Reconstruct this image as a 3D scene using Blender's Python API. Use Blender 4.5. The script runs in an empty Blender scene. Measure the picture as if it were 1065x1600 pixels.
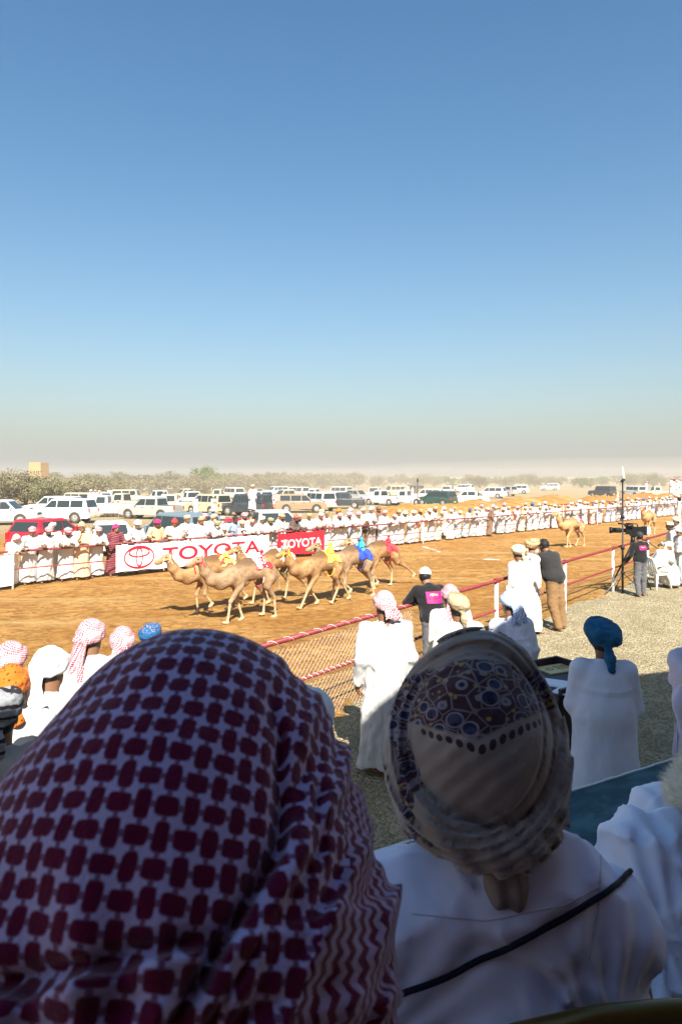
import bpy, bmesh, math, random
import numpy as np
from mathutils import Vector, Matrix, Euler
from mathutils.bvhtree import BVHTree

# ------------------------------------------------------------ camera, sky, sun, exposure
SC = bpy.context.scene
COL = SC.collection
H = 3.04            # eye height above the gravel
F = 1067.0          # focal length in photo pixels (24 mm on a 36 mm tall frame)
TZ = -0.42          # level of the sand track
cam_d = bpy.data.cameras.new('camera')
cam = bpy.data.objects.new('camera', cam_d); COL.objects.link(cam)
cam.location = (0, 0, H); cam.rotation_euler = (math.radians(90), 0, 0)
cam_d.sensor_fit = 'VERTICAL'; cam_d.sensor_height = 36; cam_d.sensor_width = 24
cam_d.lens = 24; cam_d.shift_y = -55 / 1600.0
cam_d.clip_start = 0.05; cam_d.clip_end = 20000
cam_d.dof.use_dof = True; cam_d.dof.focus_distance = 17.0; cam_d.dof.aperture_fstop = 13.0
SC.camera = cam
SUN_TO = Vector((0.18, -1.04, 1.0)).normalized()      # direction towards the sun
world = bpy.data.worlds.new('World'); SC.world = world; world.use_nodes = True
wn = world.node_tree.nodes; wl = world.node_tree.links
sky = wn.new('ShaderNodeTexSky'); sky.sky_type = 'NISHITA'; sky.sun_disc = False
sky.sun_elevation = math.asin(SUN_TO.z); sky.sun_rotation = math.atan2(SUN_TO.x, SUN_TO.y)
sky.altitude = 0; sky.air_density = 1.3; sky.dust_density = 1.45; sky.ozone_density = 3.0
hs = wn.new('ShaderNodeHueSaturation'); hs.inputs['Saturation'].default_value = 1.22; hs.inputs['Hue'].default_value = .495
wl.new(sky.outputs[0], hs.inputs['Color']); tc = wn.new('ShaderNodeTexCoord'); sx = wn.new('ShaderNodeSeparateXYZ'); wl.new(tc.outputs['Generated'], sx.inputs[0])      # dusty lower air of a desert afternoon
def wm(op, a, b):
    n = wn.new('ShaderNodeMath'); n.operation = op
    for i, v in enumerate((a, b)):
        if isinstance(v, (int, float)): n.inputs[i].default_value = v
        else: wl.new(v, n.inputs[i])
    return n.outputs[0]
dz = wm('MAXIMUM', sx.outputs[2], 0.0); df = wm('MULTIPLY', wm('POWER', 2.71828, wm('MULTIPLY', dz, -7.5)), .92)
mx = wn.new('ShaderNodeMix'); mx.data_type = 'RGBA'; wl.new(df, mx.inputs[0]); wl.new(hs.outputs[0], mx.inputs[6]); mx.inputs[7].default_value = (2.85, 3.15, 3.35, 1)
wl.new(mx.outputs[2], wn['Background'].inputs[0]); wn['Background'].inputs[1].default_value = 0.058
sd = bpy.data.lights.new('sun', 'SUN'); sd.energy = 5.0; sd.angle = math.radians(0.5); sd.color = (1.0, 0.95, 0.86)
sun = bpy.data.objects.new('sun', sd); COL.objects.link(sun)
sun.rotation_euler = SUN_TO.to_track_quat('Z', 'Y').to_euler(); sun.location = (5, -20, 20)
SC.view_settings.view_transform = 'Standard'; SC.view_settings.look = 'None'
SC.view_settings.exposure = 1.42; SC.view_settings.gamma = 1.0
SC.cycles.max_bounces = 6; SC.cycles.volume_bounces = 1; SC.cycles.transparent_max_bounces = 8
SC.cycles.use_denoising = True

RNG = random.Random(7)
def px2x(px, Z): return (px - 532.5) / F * Z
def py2z(py, Z): return H - (py - 745) * Z / F
def gpt(px, py, zg=TZ):
    Z = F * (H - zg) / (py - 745); return px2x(px, Z), Z

# ------------------------------------------------------------ materials
class E:                                   # tiny expression -> math nodes
    nt = None
    def __init__(s, sock): s.s = sock
    @staticmethod
    def m(op, *a):
        n = E.nt.nodes.new('ShaderNodeMath'); n.operation = op
        for i, v in enumerate(a):
            if isinstance(v, E): E.nt.links.new(v.s, n.inputs[i])
            else: n.inputs[i].default_value = v
        return E(n.outputs[0])
    def __add__(a, b): return E.m('ADD', a, b)
    __radd__ = __add__
    def __sub__(a, b): return E.m('SUBTRACT', a, b)
    def __rsub__(a, b): return E.m('SUBTRACT', b, a)
    def __mul__(a, b): return E.m('MULTIPLY', a, b)
    __rmul__ = __mul__
    def __truediv__(a, b): return E.m('DIVIDE', a, b)
def smooth(x, e0, e1):                     # smoothstep(e0,e1,x); falls if e0>e1
    n = E.nt.nodes.new('ShaderNodeMapRange'); n.interpolation_type = 'SMOOTHSTEP'
    E.nt.links.new(x.s, n.inputs[0])
    if e0 > e1:
        n.inputs[1].default_value = e1; n.inputs[2].default_value = e0; n.inputs[3].default_value = 1; n.inputs[4].default_value = 0
    else:
        n.inputs[1].default_value = e0; n.inputs[2].default_value = e1
    return E(n.outputs[0])
def mixc(f, a, b):
    n = E.nt.nodes.new('ShaderNodeMix'); n.data_type = 'RGBA'
    for i, v in ((0, f), (6, a), (7, b)):
        if isinstance(v, E): E.nt.links.new(v.s, n.inputs[i])
        elif i == 0: n.inputs[0].default_value = v
        else: n.inputs[i].default_value = (v[0], v[1], v[2], 1)
    return E(n.outputs[2])
def coords(kind='Object', scale=(1, 1, 1), rot=(0, 0, 0)):
    tc = E.nt.nodes.new('ShaderNodeTexCoord'); mp = E.nt.nodes.new('ShaderNodeMapping')
    mp.inputs['Scale'].default_value = scale; mp.inputs['Rotation'].default_value = rot
    E.nt.links.new(tc.outputs[kind], mp.inputs[0]); return E(mp.outputs[0])
def xyz(v):
    n = E.nt.nodes.new('ShaderNodeSeparateXYZ'); E.nt.links.new(v.s, n.inputs[0]); return E(n.outputs[0]), E(n.outputs[1]), E(n.outputs[2])
def noise(v, scale, detail=3, rough=.55, dist=0):
    n = E.nt.nodes.new('ShaderNodeTexNoise'); n.inputs['Scale'].default_value = scale; n.inputs['Detail'].default_value = detail
    n.inputs['Roughness'].default_value = rough; n.inputs['Distortion'].default_value = dist
    if v: E.nt.links.new(v.s, n.inputs[0])
    return E(n.outputs[0])
def voro(v, scale, feat='F1', out=0):
    n = E.nt.nodes.new('ShaderNodeTexVoronoi'); n.feature = feat; n.inputs['Scale'].default_value = scale
    if v: E.nt.links.new(v.s, n.inputs[0])
    return E(n.outputs[out])
MATS = {}
def mat(name, fn=None, col=(.5, .5, .5), rough=.8, metal=0, spec=.3, bump=None, emit=None):
    if name in MATS: return MATS[name]
    m = bpy.data.materials.new(name); m.use_nodes = True
    E.nt = m.node_tree; b = m.node_tree.nodes['Principled BSDF']
    b.inputs['Base Color'].default_value = (*col, 1); b.inputs['Roughness'].default_value = rough
    b.inputs['Metallic'].default_value = metal; b.inputs['Specular IOR Level'].default_value = spec
    if fn:
        r = fn(b)
        if isinstance(r, E): E.nt.links.new(r.s, b.inputs['Base Color'])
    if bump: add_bump(b, *bump)
    MATS[name] = m; return m
def add_bump(b, hgt, strength=.5, dist=.01):
    if not isinstance(hgt, E): hgt = hgt()
    n = E.nt.nodes.new('ShaderNodeBump'); n.inputs['Strength'].default_value = strength; n.inputs['Distance'].default_value = dist
    E.nt.links.new(hgt.s, n.inputs['Height']); E.nt.links.new(n.outputs[0], b.inputs['Normal'])
def cloth(name, col, var=.06, fold=.004, rough=.92):
    def fn(b):
        c = coords('Object'); n1 = noise(c, 3, 4); n2 = noise(coords('Object', (6, 6, 3)), 1.6, 3)
        add_bump(b, n2 * 1.0 + noise(c, 260, 1) * .03, .7, fold * 3)
        b.inputs['Sheen Weight'].default_value = .15
        return mixc(smooth(n1, .3, .7), [x * (1 - var) for x in col], [min(1, x * (1 + var)) for x in col])
    return mat(name, fn, rough=rough, spec=.12)
def keff_fac(u, v, soft=.18, line=.05, a0=.31, b0=.49, sq=False):
    fu = E.m('FRACT', u) - .5; fv = E.m('FRACT', v) - .5
    par = E.m('FLOORED_MODULO', E.m('FLOOR', u) + E.m('FLOOR', v), 2.0)
    a = par * (b0 - a0) + a0; b_ = par * (a0 - b0) + b0
    fa = fu / a; fb = fv / b_
    e = fa * fa * fa * fa + fb * fb * fb * fb if sq else fa * fa + fb * fb
    blob = smooth(e, 1 + soft, 1 - soft)
    ln = smooth(E.m('MINIMUM', E.m('ABSOLUTE', fu), E.m('ABSOLUTE', fv)), line + .05, line - .02)
    return E.m('MAXIMUM', blob, ln * (.8 if sq else .5))
def checked(name, dark, light=(.8, .78, .78), pitch=.014, drape=.3):
    def fn(b):                                     # woven check on a wrapped headscarf, in the cloth's own frame
        c = coords('Object'); w = noise(c, 7, 2) * .05
        x, y, z = xyz(c)
        ang = E.m('ARCTAN2', x, y) * .11 + w; zz = z + w
        k = 1 / pitch
        f = keff_fac(ang * k + zz * k * .3, zz * k - ang * k * .3)
        add_bump(b, noise(coords('Object', (1, 1, 1)), 22, 3), .6, .012)
        plain = smooth(noise(c, 8, 2), .52, .6)
        f2 = E.m('MULTIPLY', f, 1 - plain * .35)
        return mixc(f2, light, dark)
    return mat(name, fn, rough=.95, spec=.1)
def striped(name, a, b2, freq=60, c3=None, th=.5):
    def fn(b):
        c = coords('Object'); x, y, z = xyz(c); w = noise(c, 9, 3)
        f = smooth(E.m('SINE', (z + w * .06 + x * .2) * freq), th - .15, th + .15)
        add_bump(b, noise(c, 25, 3), .5, .01)
        r = mixc(f, a, b2)
        if c3: r = mixc(smooth(voro(c, 45), .34, .26), r, c3)
        return r
    return mat(name, fn, rough=.95, spec=.1)
def skin(name, col):
    def fn(b):
        c = coords('Object'); b.inputs['Subsurface Weight'].default_value = .05
        add_bump(b, noise(c, 60, 3), .25, .004)
        return mixc(noise(c, 14, 3), [x * .8 for x in col], [x * 1.15 for x in col])
    return mat(name, fn, rough=.55, spec=.35)

# ------------------------------------------------------------ object helpers
def tag(o, label=None, cat=None, group=None, kind=None):
    if label: o['label'] = label
    if cat: o['category'] = cat
    if group: o['group'] = group
    if kind: o['kind'] = kind
    return o
def link(o, parent=None):
    COL.objects.link(o)
    if parent: o.parent = parent
    return o
def empty(name, loc=(0, 0, 0), rz=0, label=None, cat=None, group=None):
    o = bpy.data.objects.new(name, None); o.location = loc; o.rotation_euler = (0, 0, rz); o.empty_display_size = .2
    link(o); return tag(o, label, cat, group)
def mesh_from(name, V, Fq, smooth_=True):
    me = bpy.data.meshes.new(name)
    V = np.asarray(V, np.float32)
    if isinstance(Fq, np.ndarray) and Fq.ndim == 2:
        n, k = Fq.shape
        me.vertices.add(len(V)); me.vertices.foreach_set('co', V.ravel())
        me.loops.add(n * k); me.loops.foreach_set('vertex_index', Fq.astype(np.int32).ravel())
        me.polygons.add(n); me.polygons.foreach_set('loop_start', np.arange(0, n * k, k, dtype=np.int32))
        me.update(calc_edges=True)
    else:
        me.from_pydata([tuple(map(float, v)) for v in V], [], Fq); me.update()
    if smooth_: me.polygons.foreach_set('use_smooth', np.ones(len(me.polygons), bool))
    me.validate(); return me
def ob(name, me, m, parent=None, loc=None, rot=None):
    o = bpy.data.objects.new(name, me)
    if not me.materials: me.materials.append(None)
    ms = m if isinstance(m, (list, tuple)) else [m]
    while len(me.materials) < len(ms): me.materials.append(None)
    link(o, parent)
    for i, x in enumerate(ms):
        if i < len(o.material_slots):
            o.material_slots[i].link = 'OBJECT'; o.material_slots[i].material = x
    if loc is not None: o.location = loc
    if rot is not None: o.rotation_euler = rot
    return o
class MB:
    """collects simple solids into one mesh"""
    def __init__(s): s.v = []; s.f = []; s.sm = []
    def add(s, v, f, sm=False):
        b = len(s.v); s.v += [tuple(p) for p in v]; s.f += [tuple(i + b for i in q) for q in f]; s.sm += [sm] * len(f); return s
    def box(s, c, d, rz=0, M=None):
        v = []
        for k in range(8):
            p = Vector((d[0] / 2 * (1 if k & 1 else -1), d[1] / 2 * (1 if k & 2 else -1), d[2] / 2 * (1 if k & 4 else -1)))
            if rz: p = Matrix.Rotation(rz, 3, 'Z') @ p
            if M is not None: p = M @ p
            v.append(p + Vector(c))
        return s.add(v, [(0, 2, 3, 1), (4, 5, 7, 6), (0, 1, 5, 4), (2, 6, 7, 3), (0, 4, 6, 2), (1, 3, 7, 5)])
    def tube(s, pts, r, n=8, cap=True, closed=False):
        pts = [Vector(p) for p in pts]; N = len(pts); rs = r if isinstance(r, (list, tuple)) else [r] * N
        v = []; up = Vector((0, 0, 1)); pa = None
        for i, p in enumerate(pts):
            if closed: t = pts[(i + 1) % N] - pts[i - 1]
            else: t = pts[min(i + 1, N - 1)] - pts[max(i - 1, 0)]
            t.normalize()
            if pa is None: a = t.cross(up if abs(t.z) < .9 else Vector((1, 0, 0)))
            else: a = pa - t * pa.dot(t)
            a.normalize(); pa = a; b = t.cross(a)
            for k in range(n):
                th = 2 * math.pi * k / n; v.append(p + (a * math.cos(th) + b * math.sin(th)) * rs[i])
        f = []
        for i in range(N if closed else N - 1):
            j = (i + 1) % N
            for k in range(n): f.append((i * n + k, i * n + (k + 1) % n, j * n + (k + 1) % n, j * n + k))
        s.add(v, f, True)
        if cap and not closed:
            b0 = len(s.v) - len(v)
            s.f += [tuple(b0 + k for k in reversed(range(n))), tuple(b0 + (N - 1) * n + k for k in range(n))]; s.sm += [False] * 2
        return s
    def ball(s, c, r, nu=12, nv=8):
        r = r if isinstance(r, (list, tuple)) else (r, r, r); v = []; f = []
        for j in range(nv + 1):
            ph = math.pi * j / nv
            for i in range(nu):
                th = 2 * math.pi * i / nu
                v.append((c[0] + r[0] * math.sin(ph) * math.cos(th), c[1] + r[1] * math.sin(ph) * math.sin(th), c[2] + r[2] * math.cos(ph)))
        for j in range(nv):
            for i in range(nu): f.append((j * nu + i, (j + 1) * nu + i, (j + 1) * nu + (i + 1) % nu, j * nu + (i + 1) % nu))
        return s.add(v, f, True)
    def prism(s, poly, x0, x1, axis='x'):
        n = len(poly)
        P = lambda a, p: (a, p[0], p[1]) if axis == 'x' else ((p[0], a, p[1]) if axis == 'y' else (p[0], p[1], a))
        v = [P(x0, p) for p in poly] + [P(x1, p) for p in poly]
        f = [tuple(reversed(range(n))), tuple(range(n, 2 * n))] + [(i, (i + 1) % n, n + (i + 1) % n, n + i) for i in range(n)]
        return s.add(v, f)
    def mesh(s, name='m'):
        me = bpy.data.meshes.new(name); me.from_pydata([tuple(map(float, p)) for p in s.v], [], s.f)
        me.polygons.foreach_set('use_smooth', s.sm); me.validate(); me.update()
        bm = bmesh.new(); bm.from_mesh(me); bmesh.ops.recalc_face_normals(bm, faces=bm.faces); bm.to_mesh(me); bm.free()
        return me
    def build(s, name, m, parent=None, loc=None, rot=None): return ob(name, s.mesh(name), m, parent, loc, rot)

# ------------------------------------------------------------ smooth solids from distance fields
def vnoise(x, y, z, seed=0):
    """smooth value noise in numpy, about -1..1"""
    xi = np.floor(x).astype(np.int64); yi = np.floor(y).astype(np.int64); zi = np.floor(z).astype(np.int64)
    fx = x - xi; fy = y - yi; fz = z - zi
    fx = fx * fx * (3 - 2 * fx); fy = fy * fy * (3 - 2 * fy); fz = fz * fz * (3 - 2 * fz)
    def h(a, b, c):
        n = (a * 374761393 + b * 668265263 + c * 2147483647 + seed * 974634777) & 0x7fffffff
        n = ((n ^ (n >> 13)) * 1274126177) & 0x7fffffff
        return ((n ^ (n >> 16)) & 0xffff) / 32767.5 - 1
    r = 0
    for a in (0, 1):
        for b in (0, 1):
            for c in (0, 1):
                w = (fx if a else 1 - fx) * (fy if b else 1 - fy) * (fz if c else 1 - fz)
                r = r + w * h(xi + a, yi + b, zi + c)
    return r
class SDF:
    def __init__(s, lo, hi, res):
        s.lo = np.array(lo, float); s.res = res
        n = np.ceil((np.array(hi) - s.lo) / res).astype(int) + 1
        s.ax = [s.lo[i] + np.arange(n[i]) * res for i in range(3)]
        s.D = np.full(n, .5, np.float32)
    def sub(s, lo, hi, k):
        m = k + 3 * s.res; sl = []
        for i in range(3):
            a = int(np.searchsorted(s.ax[i], lo[i] - m)); b = int(np.searchsorted(s.ax[i], hi[i] + m))
            if b - a < 1: return None
            sl.append(slice(a, b))
        g = (s.ax[0][sl[0]][:, None, None], s.ax[1][sl[1]][None, :, None], s.ax[2][sl[2]][None, None, :])
        return tuple(sl), g
    def _mix(s, r, d, k, op):
        sl = r[0]; A = s.D[sl]; d = d.astype(np.float32)
        if op == 'u':
            if k > 0: h = np.maximum(k - np.abs(A - d), 0) / k; s.D[sl] = np.minimum(A, d) - h * h * k * .25
            else: s.D[sl] = np.minimum(A, d)
        elif op == 's':
            d = -d
            if k > 0: h = np.maximum(k - np.abs(A - d), 0) / k; s.D[sl] = np.maximum(A, d) + h * h * k * .25
            else: s.D[sl] = np.maximum(A, d)
    def cap(s, a, b, ra, rb=None, k=.03, op='u'):
        rb = ra if rb is None else rb; a = np.array(a, float); b = np.array(b, float); R = max(ra, rb)
        r = s.sub(np.minimum(a, b) - R, np.maximum(a, b) + R, k)
        if not r: return s
        x, y, z = r[1]; ab = b - a; L = max(ab @ ab, 1e-9)
        t = np.clip(((x - a[0]) * ab[0] + (y - a[1]) * ab[1] + (z - a[2]) * ab[2]) / L, 0, 1)
        d = np.sqrt((x - a[0] - t * ab[0]) ** 2 + (y - a[1] - t * ab[1]) ** 2 + (z - a[2] - t * ab[2]) ** 2) - (ra + t * (rb - ra))
        s._mix(r, d, k, op); return s
    def chain(s, pts, rs, k=.03):
        for i in range(len(pts) - 1): s.cap(pts[i], pts[i + 1], rs[i], rs[i + 1], k)
        return s
    def ell(s, c, rad, rot=None, k=.03, op='u'):
        c = np.array(c, float); rad = np.array(rad, float); R = rad if rot is None else np.full(3, rad.max())
        r = s.sub(c - R, c + R, k)
        if not r: return s
        x, y, z = (r[1][i] - c[i] for i in range(3))
        if rot is not None:
            M = np.array(Euler(rot).to_matrix().transposed())
            x, y, z = (M[i][0] * x + M[i][1] * y + M[i][2] * z for i in range(3))
        k0 = np.sqrt((x / rad[0]) ** 2 + (y / rad[1]) ** 2 + (z / rad[2]) ** 2)
        k1 = np.sqrt((x / rad[0] ** 2) ** 2 + (y / rad[1] ** 2) ** 2 + (z / rad[2] ** 2) ** 2) + 1e-6
        s._mix(r, k0 * (k0 - 1) / k1, k, op); return s
    def torus(s, c, R, rr, rot=(0, 0, 0), sy=1.0, flat=1.0, k=.01):
        """ring (ellipse R by R*sy) of tube radius rr, squeezed by flat in its axis"""
        c = np.array(c, float); B = (R * max(1, sy) + rr) * np.ones(3); r = s.sub(c - B, c + B, k)
        if not r: return s
        x, y, z = (r[1][i] - c[i] for i in range(3)); M = np.array(Euler(rot).to_matrix().transposed())
        x, y, z = (M[i][0] * x + M[i][1] * y + M[i][2] * z for i in range(3))
        q = np.sqrt(x * x + (y / sy) ** 2) - R
        d = np.sqrt(q * q + (z * flat) ** 2) - rr
        s._mix(r, d * .85, k, 'u'); return s
    def fn(s, lo, hi, f, k=0, op='u'):
        r = s.sub(np.array(lo), np.array(hi), k)
        if r: s._mix(r, np.broadcast_to(f(*r[1]), s.D[r[0]].shape), k, op)
        return s
    def disp(s, f):
        x, y, z = s.ax[0][:, None, None], s.ax[1][None, :, None], s.ax[2][None, None, :]
        m = np.abs(s.D) < .08
        ii = np.nonzero(m)
        s.D[ii] += f(s.ax[0][ii[0]], s.ax[1][ii[1]], s.ax[2][ii[2]]).astype(np.float32); return s
    def clip(s, axis, val, keep='>'):
        a = s.ax[axis]; d = (val - a) if keep == '>' else (a - val)
        sh = [1, 1, 1]; sh[axis] = -1; s.D = np.maximum(s.D, d.reshape(sh).astype(np.float32)); return s
    def arrays(s):
        D = s.D; D[0], D[-1] = .5, .5; D[:, 0], D[:, -1] = .5, .5; D[:, :, 0], D[:, :, -1] = .5, .5
        S = D < 0; nx, ny, nz = D.shape
        cs = np.zeros((nx - 1, ny - 1, nz - 1), np.int8)
        for a in (0, 1):
            for b in (0, 1):
                for c in (0, 1): cs += S[a:nx - 1 + a, b:ny - 1 + b, c:nz - 1 + c]
        act = (cs > 0) & (cs < 8); I = np.nonzero(act); n = len(I[0])
        idx = np.full(act.shape, -1, np.int32); idx[I] = np.arange(n)
        P = np.zeros((n, 3)); W = np.zeros(n)
        for ax in range(3):
            o1, o2 = [(1, 2), (0, 2), (0, 1)][ax]
            for a in (0, 1):
                for b in (0, 1):
                    off = [0, 0, 0]; off[o1] = a; off[o2] = b; off2 = list(off); off2[ax] = 1
                    d0 = D[I[0] + off[0], I[1] + off[1], I[2] + off[2]]; d1 = D[I[0] + off2[0], I[1] + off2[1], I[2] + off2[2]]
                    m = (d0 < 0) != (d1 < 0); t = np.where(m, d0 / np.where(m, d0 - d1, 1), 0)
                    q = np.zeros((n, 3)); q[:, o1] = a; q[:, o2] = b; q[:, ax] = t
                    P += q * m[:, None]; W += m
        P /= np.maximum(W, 1)[:, None]; P += np.stack(I, 1); P = s.lo + P * s.res
        Q = []
        for ax in range(3):
            A = [slice(None)] * 3; B = [slice(None)] * 3
            A[ax] = slice(0, -1); B[ax] = slice(1, None)
            s0 = S[tuple(A)]; s1 = S[tuple(B)]
            o1, o2 = [(1, 2), (2, 0), (0, 1)][ax]
            for flip, m in ((False, s0 & ~s1), (True, ~s0 & s1)):
                J = list(np.nonzero(m)); ok = (J[o1] > 0) & (J[o2] > 0) & (J[o1] < D.shape[o1] - 1) & (J[o2] < D.shape[o2] - 1)
                J = [j[ok] for j in J]
                def at(a, b):
                    K = list(J); K[o1] = K[o1] - a; K[o2] = K[o2] - b; return idx[K[0], K[1], K[2]]
                q = [at(1, 1), at(0, 1), at(0, 0), at(1, 0)]
                if flip: q = q[::-1]
                Q.append(np.stack(q, 1))
        return P, np.concatenate(Q)
    def mesh(s, name='m'):
        V, Q = s.arrays(); Q = Q[(Q >= 0).all(1)]
        return mesh_from(name, V, Q)
HAZE = 0.0010
# ------------------------------------------------------------ the ground
FP = np.array([2.82, 12.4]); FD = np.array([.61, .79]); FD /= np.linalg.norm(FD); FN = np.array([-FD[1], FD[0]])     # near fence
RP = np.array(gpt(20, 920)); RD = np.array(gpt(932, 820)) - RP; RLEN = np.linalg.norm(RD); RD /= RLEN; RN = np.array([-RD[1], RD[0]])   # far rail
def fence_pt(px):                      # point of the near fence line under photo column px
    k = (px - 532.5) / F; t = (k * FP[1] - FP[0]) / (FD[0] - k * FD[1]); return FP + FD * t
def rail_pt(px):
    k = (px - 532.5) / F; t = (k * RP[1] - RP[0]) / (RD[0] - k * RD[1]); return RP + RD * t, t
def sstep(a, b, x): t = np.clip((x - a) / (b - a), 0, 1); return t * t * (3 - 2 * t)
def zg(x, y):
    x = np.asarray(x, float); y = np.asarray(y, float)
    s = (x - FP[0]) * FN[0] + (y - FP[1]) * FN[1]
    z = TZ * sstep(.25, 2.6, s)
    t = (x - RP[0]) * RD[0] + (y - RP[1]) * RD[1]; u = (x - RP[0]) * RN[0] + (y - RP[1]) * RN[1]
    amp = .35 + 1.15 * sstep(18, 40, t)
    n = vnoise(x * .23, y * .23, x * 0, 3) + .5 * vnoise(x * .7, y * .7, x * 0, 5)
    c = 11.5 + 1.2 * vnoise(t * .12, t * 0, t * 0, 9)
    z = z + amp * np.exp(-((u - c) / 2.6) ** 2) * (1 + .15 * n + .06 * vnoise(x * 2.1, y * 2.1, x * 0, 6)) + .05 * n * sstep(5, 9, u)
    rough = sstep(1.5, 4, s) * (1 - sstep(80, 200, y))
    z = z + .012 * rough * vnoise(x * 1.7, y * 1.7, x * 0, 11) + .010 * rough * vnoise(x * 5, y * 5, x * 0, 12)
    return z
def zg1(x, y): return float(zg(np.array([x]), np.array([y]))[0])
def axis_pts(dense0, dense1, step, far0, far1):
    a = list(np.arange(dense0, dense1 + step, step)); st = step
    while a[-1] < far1: st *= 1.12; a.append(a[-1] + st)
    st = step
    while a[0] > far0: st *= 1.12; a.insert(0, a[0] - st)
    return np.array(a)
gx = axis_pts(-16, 30, .16, -6000, 6000); gy = axis_pts(5, 40, .16, -600, 9000)
GX, GY = np.meshgrid(gx, gy, indexing='ij'); GZ = zg(GX, GY)
idx = np.arange(GX.size).reshape(GX.shape)
GF = np.stack([idx[:-1, :-1], idx[1:, :-1], idx[1:, 1:], idx[:-1, 1:]], -1).reshape(-1, 4)
def sand_fn(b):
    c = coords('Object'); x, y, z = xyz(c)
    u = (x - RP[0]) * RN[0] + (y - RP[1]) * RN[1]
    n1 = noise(c, .35, 5, .6); n2 = noise(c, 3.2, 7, .75, .8); n3 = noise(c, 22, 4, .7)
    r = mixc(smooth(n1, .38, .62), (0.445, 0.224, 0.058), (0.546, 0.305, 0.096))
    r = mixc(smooth(n2, .40, .62) * .85, r, (0.286, 0.122, 0.027))
    lane = noise(coords('Object', (1, 1, 1), (0, 0, -math.atan2(RD[1], RD[0]))), 1, 4)
    r = mixc(smooth(noise(coords('Object', (.10, 1.1, 1), (0, 0, -math.atan2(RD[1], RD[0]))), 1, 5, .6), .5, .72) * .6, r, (0.621, 0.407, 0.171))
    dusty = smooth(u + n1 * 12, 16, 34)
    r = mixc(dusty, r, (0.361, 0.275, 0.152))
    hp = voro(c, 3.4, 'SMOOTH_F1', 0); add_bump(b, n2 * 1.1 + n3 * .5 + noise(c, 1.6, 3) * 1.0 + hp * .5, 1.0, .16)
    return r
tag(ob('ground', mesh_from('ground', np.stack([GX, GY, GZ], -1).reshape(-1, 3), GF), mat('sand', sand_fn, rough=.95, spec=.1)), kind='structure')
# gravel verge: everything on our side of the fence, laid just above the sheet
gx2 = np.arange(-14, 40, .2); gy2 = np.arange(-6, 45, .2)
X2, Y2 = np.meshgrid(gx2, gy2, indexing='ij'); S2 = (X2 - FP[0]) * FN[0] + (Y2 - FP[1]) * FN[1]
edge = .18 + .22 * vnoise(X2 * .8, Y2 * .8, X2 * 0, 21) + .15 * vnoise(X2 * 3, Y2 * 3, X2 * 0, 22)
Z2 = zg(X2, Y2) + .012 - .03 * sstep(-.25, .15, S2 - edge)
i2 = np.arange(X2.size).reshape(X2.shape); keep = (S2 < 1.0)
kc = keep[:-1, :-1] & keep[1:, 1:] & keep[1:, :-1] & keep[:-1, 1:]
F2 = np.stack([i2[:-1, :-1], i2[1:, :-1], i2[1:, 1:], i2[:-1, 1:]], -1)[kc]
def gravel_fn(b):
    c = coords('Object'); v = voro(c, 34, 'F1', 1); d = voro(c, 34, 'F1', 0); g = E(voro(c, 34, 'F1', 1).s)
    bw = E.nt.nodes.new('ShaderNodeRGBToBW'); E.nt.links.new(v.s, bw.inputs[0]); bw = E(bw.outputs[0])
    r = mixc(smooth(bw, .2, .8), (0.230, 0.182, 0.102), (0.448, 0.374, 0.230))
    r = mixc(smooth(noise(c, 1.2, 5), .4, .65) * .5, r, (0.211, 0.173, 0.096))
    r = mixc(smooth(noise(coords('Object', (60, 60, 60)), 1, 2), .62, .72) * .8, r, (.06, .05, .04))
    add_bump(b, d * -1.0 + noise(c, 9, 4) * .4, 1.0, .035)
    return r
me = mesh_from('gravel_verge', np.stack([X2, Y2, Z2], -1).reshape(-1, 3), F2)
bm = bmesh.new(); bm.from_mesh(me); bmesh.ops.delete(bm, geom=[v for v in bm.verts if not v.link_faces], context='VERTS'); bm.to_mesh(me); bm.free()
tag(ob('gravel_verge', me, mat('gravel', gravel_fn, rough=.95, spec=.15)), kind='structure')
# loose stones on the verge
rs = np.random.RandomState(4); mb_v = []; mb_f = []
N = 34000; sx = rs.uniform(-2, 13, N); sy = rs.uniform(6, 20, N)
ss = (sx - FP[0]) * FN[0] + (sy - FP[1]) * FN[1]; ok = (ss < .1); sx, sy = sx[ok], sy[ok]; sz = zg(sx, sy) + .012
n = len(sx); sc = rs.uniform(.006, .017, n) ; a = rs.uniform(0, 6.28, n)
base = np.array([[1, 0, -.3], [-.5, .8, -.3], [-.5, -.8, -.3], [0, .1, .75]])
ca, sa = np.cos(a), np.sin(a); el = rs.uniform(.6, 2.2, n)
PV = np.zeros((n, 4, 3))
for k in range(4):
    bx, by, bz = base[k]; bx = bx * el
    PV[:, k, 0] = sx + sc * (bx * ca - by * sa); PV[:, k, 1] = sy + sc * (bx * sa + by * ca); PV[:, k, 2] = sz + sc * bz
PF = (np.arange(n)[:, None, None] * 4 + np.array([[0, 1, 3], [1, 2, 3], [2, 0, 3]])[None]).reshape(-1, 3)
def stone_fn(b):
    c = coords('Object'); bw = E.nt.nodes.new('ShaderNodeRGBToBW'); E.nt.links.new(voro(c, 30, 'F1', 1).s, bw.inputs[0])
    return mixc(smooth(E(bw.outputs[0]), .2, .75), (0.166, 0.134, 0.083), (0.461, 0.410, 0.294))
tag(ob('loose_gravel', mesh_from('loose_gravel', PV.reshape(-1, 3), PF, False), mat('stone', stone_fn, rough=.9)), 'small pale stones and straw scattered over the verge', 'gravel', kind='stuff')
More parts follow.
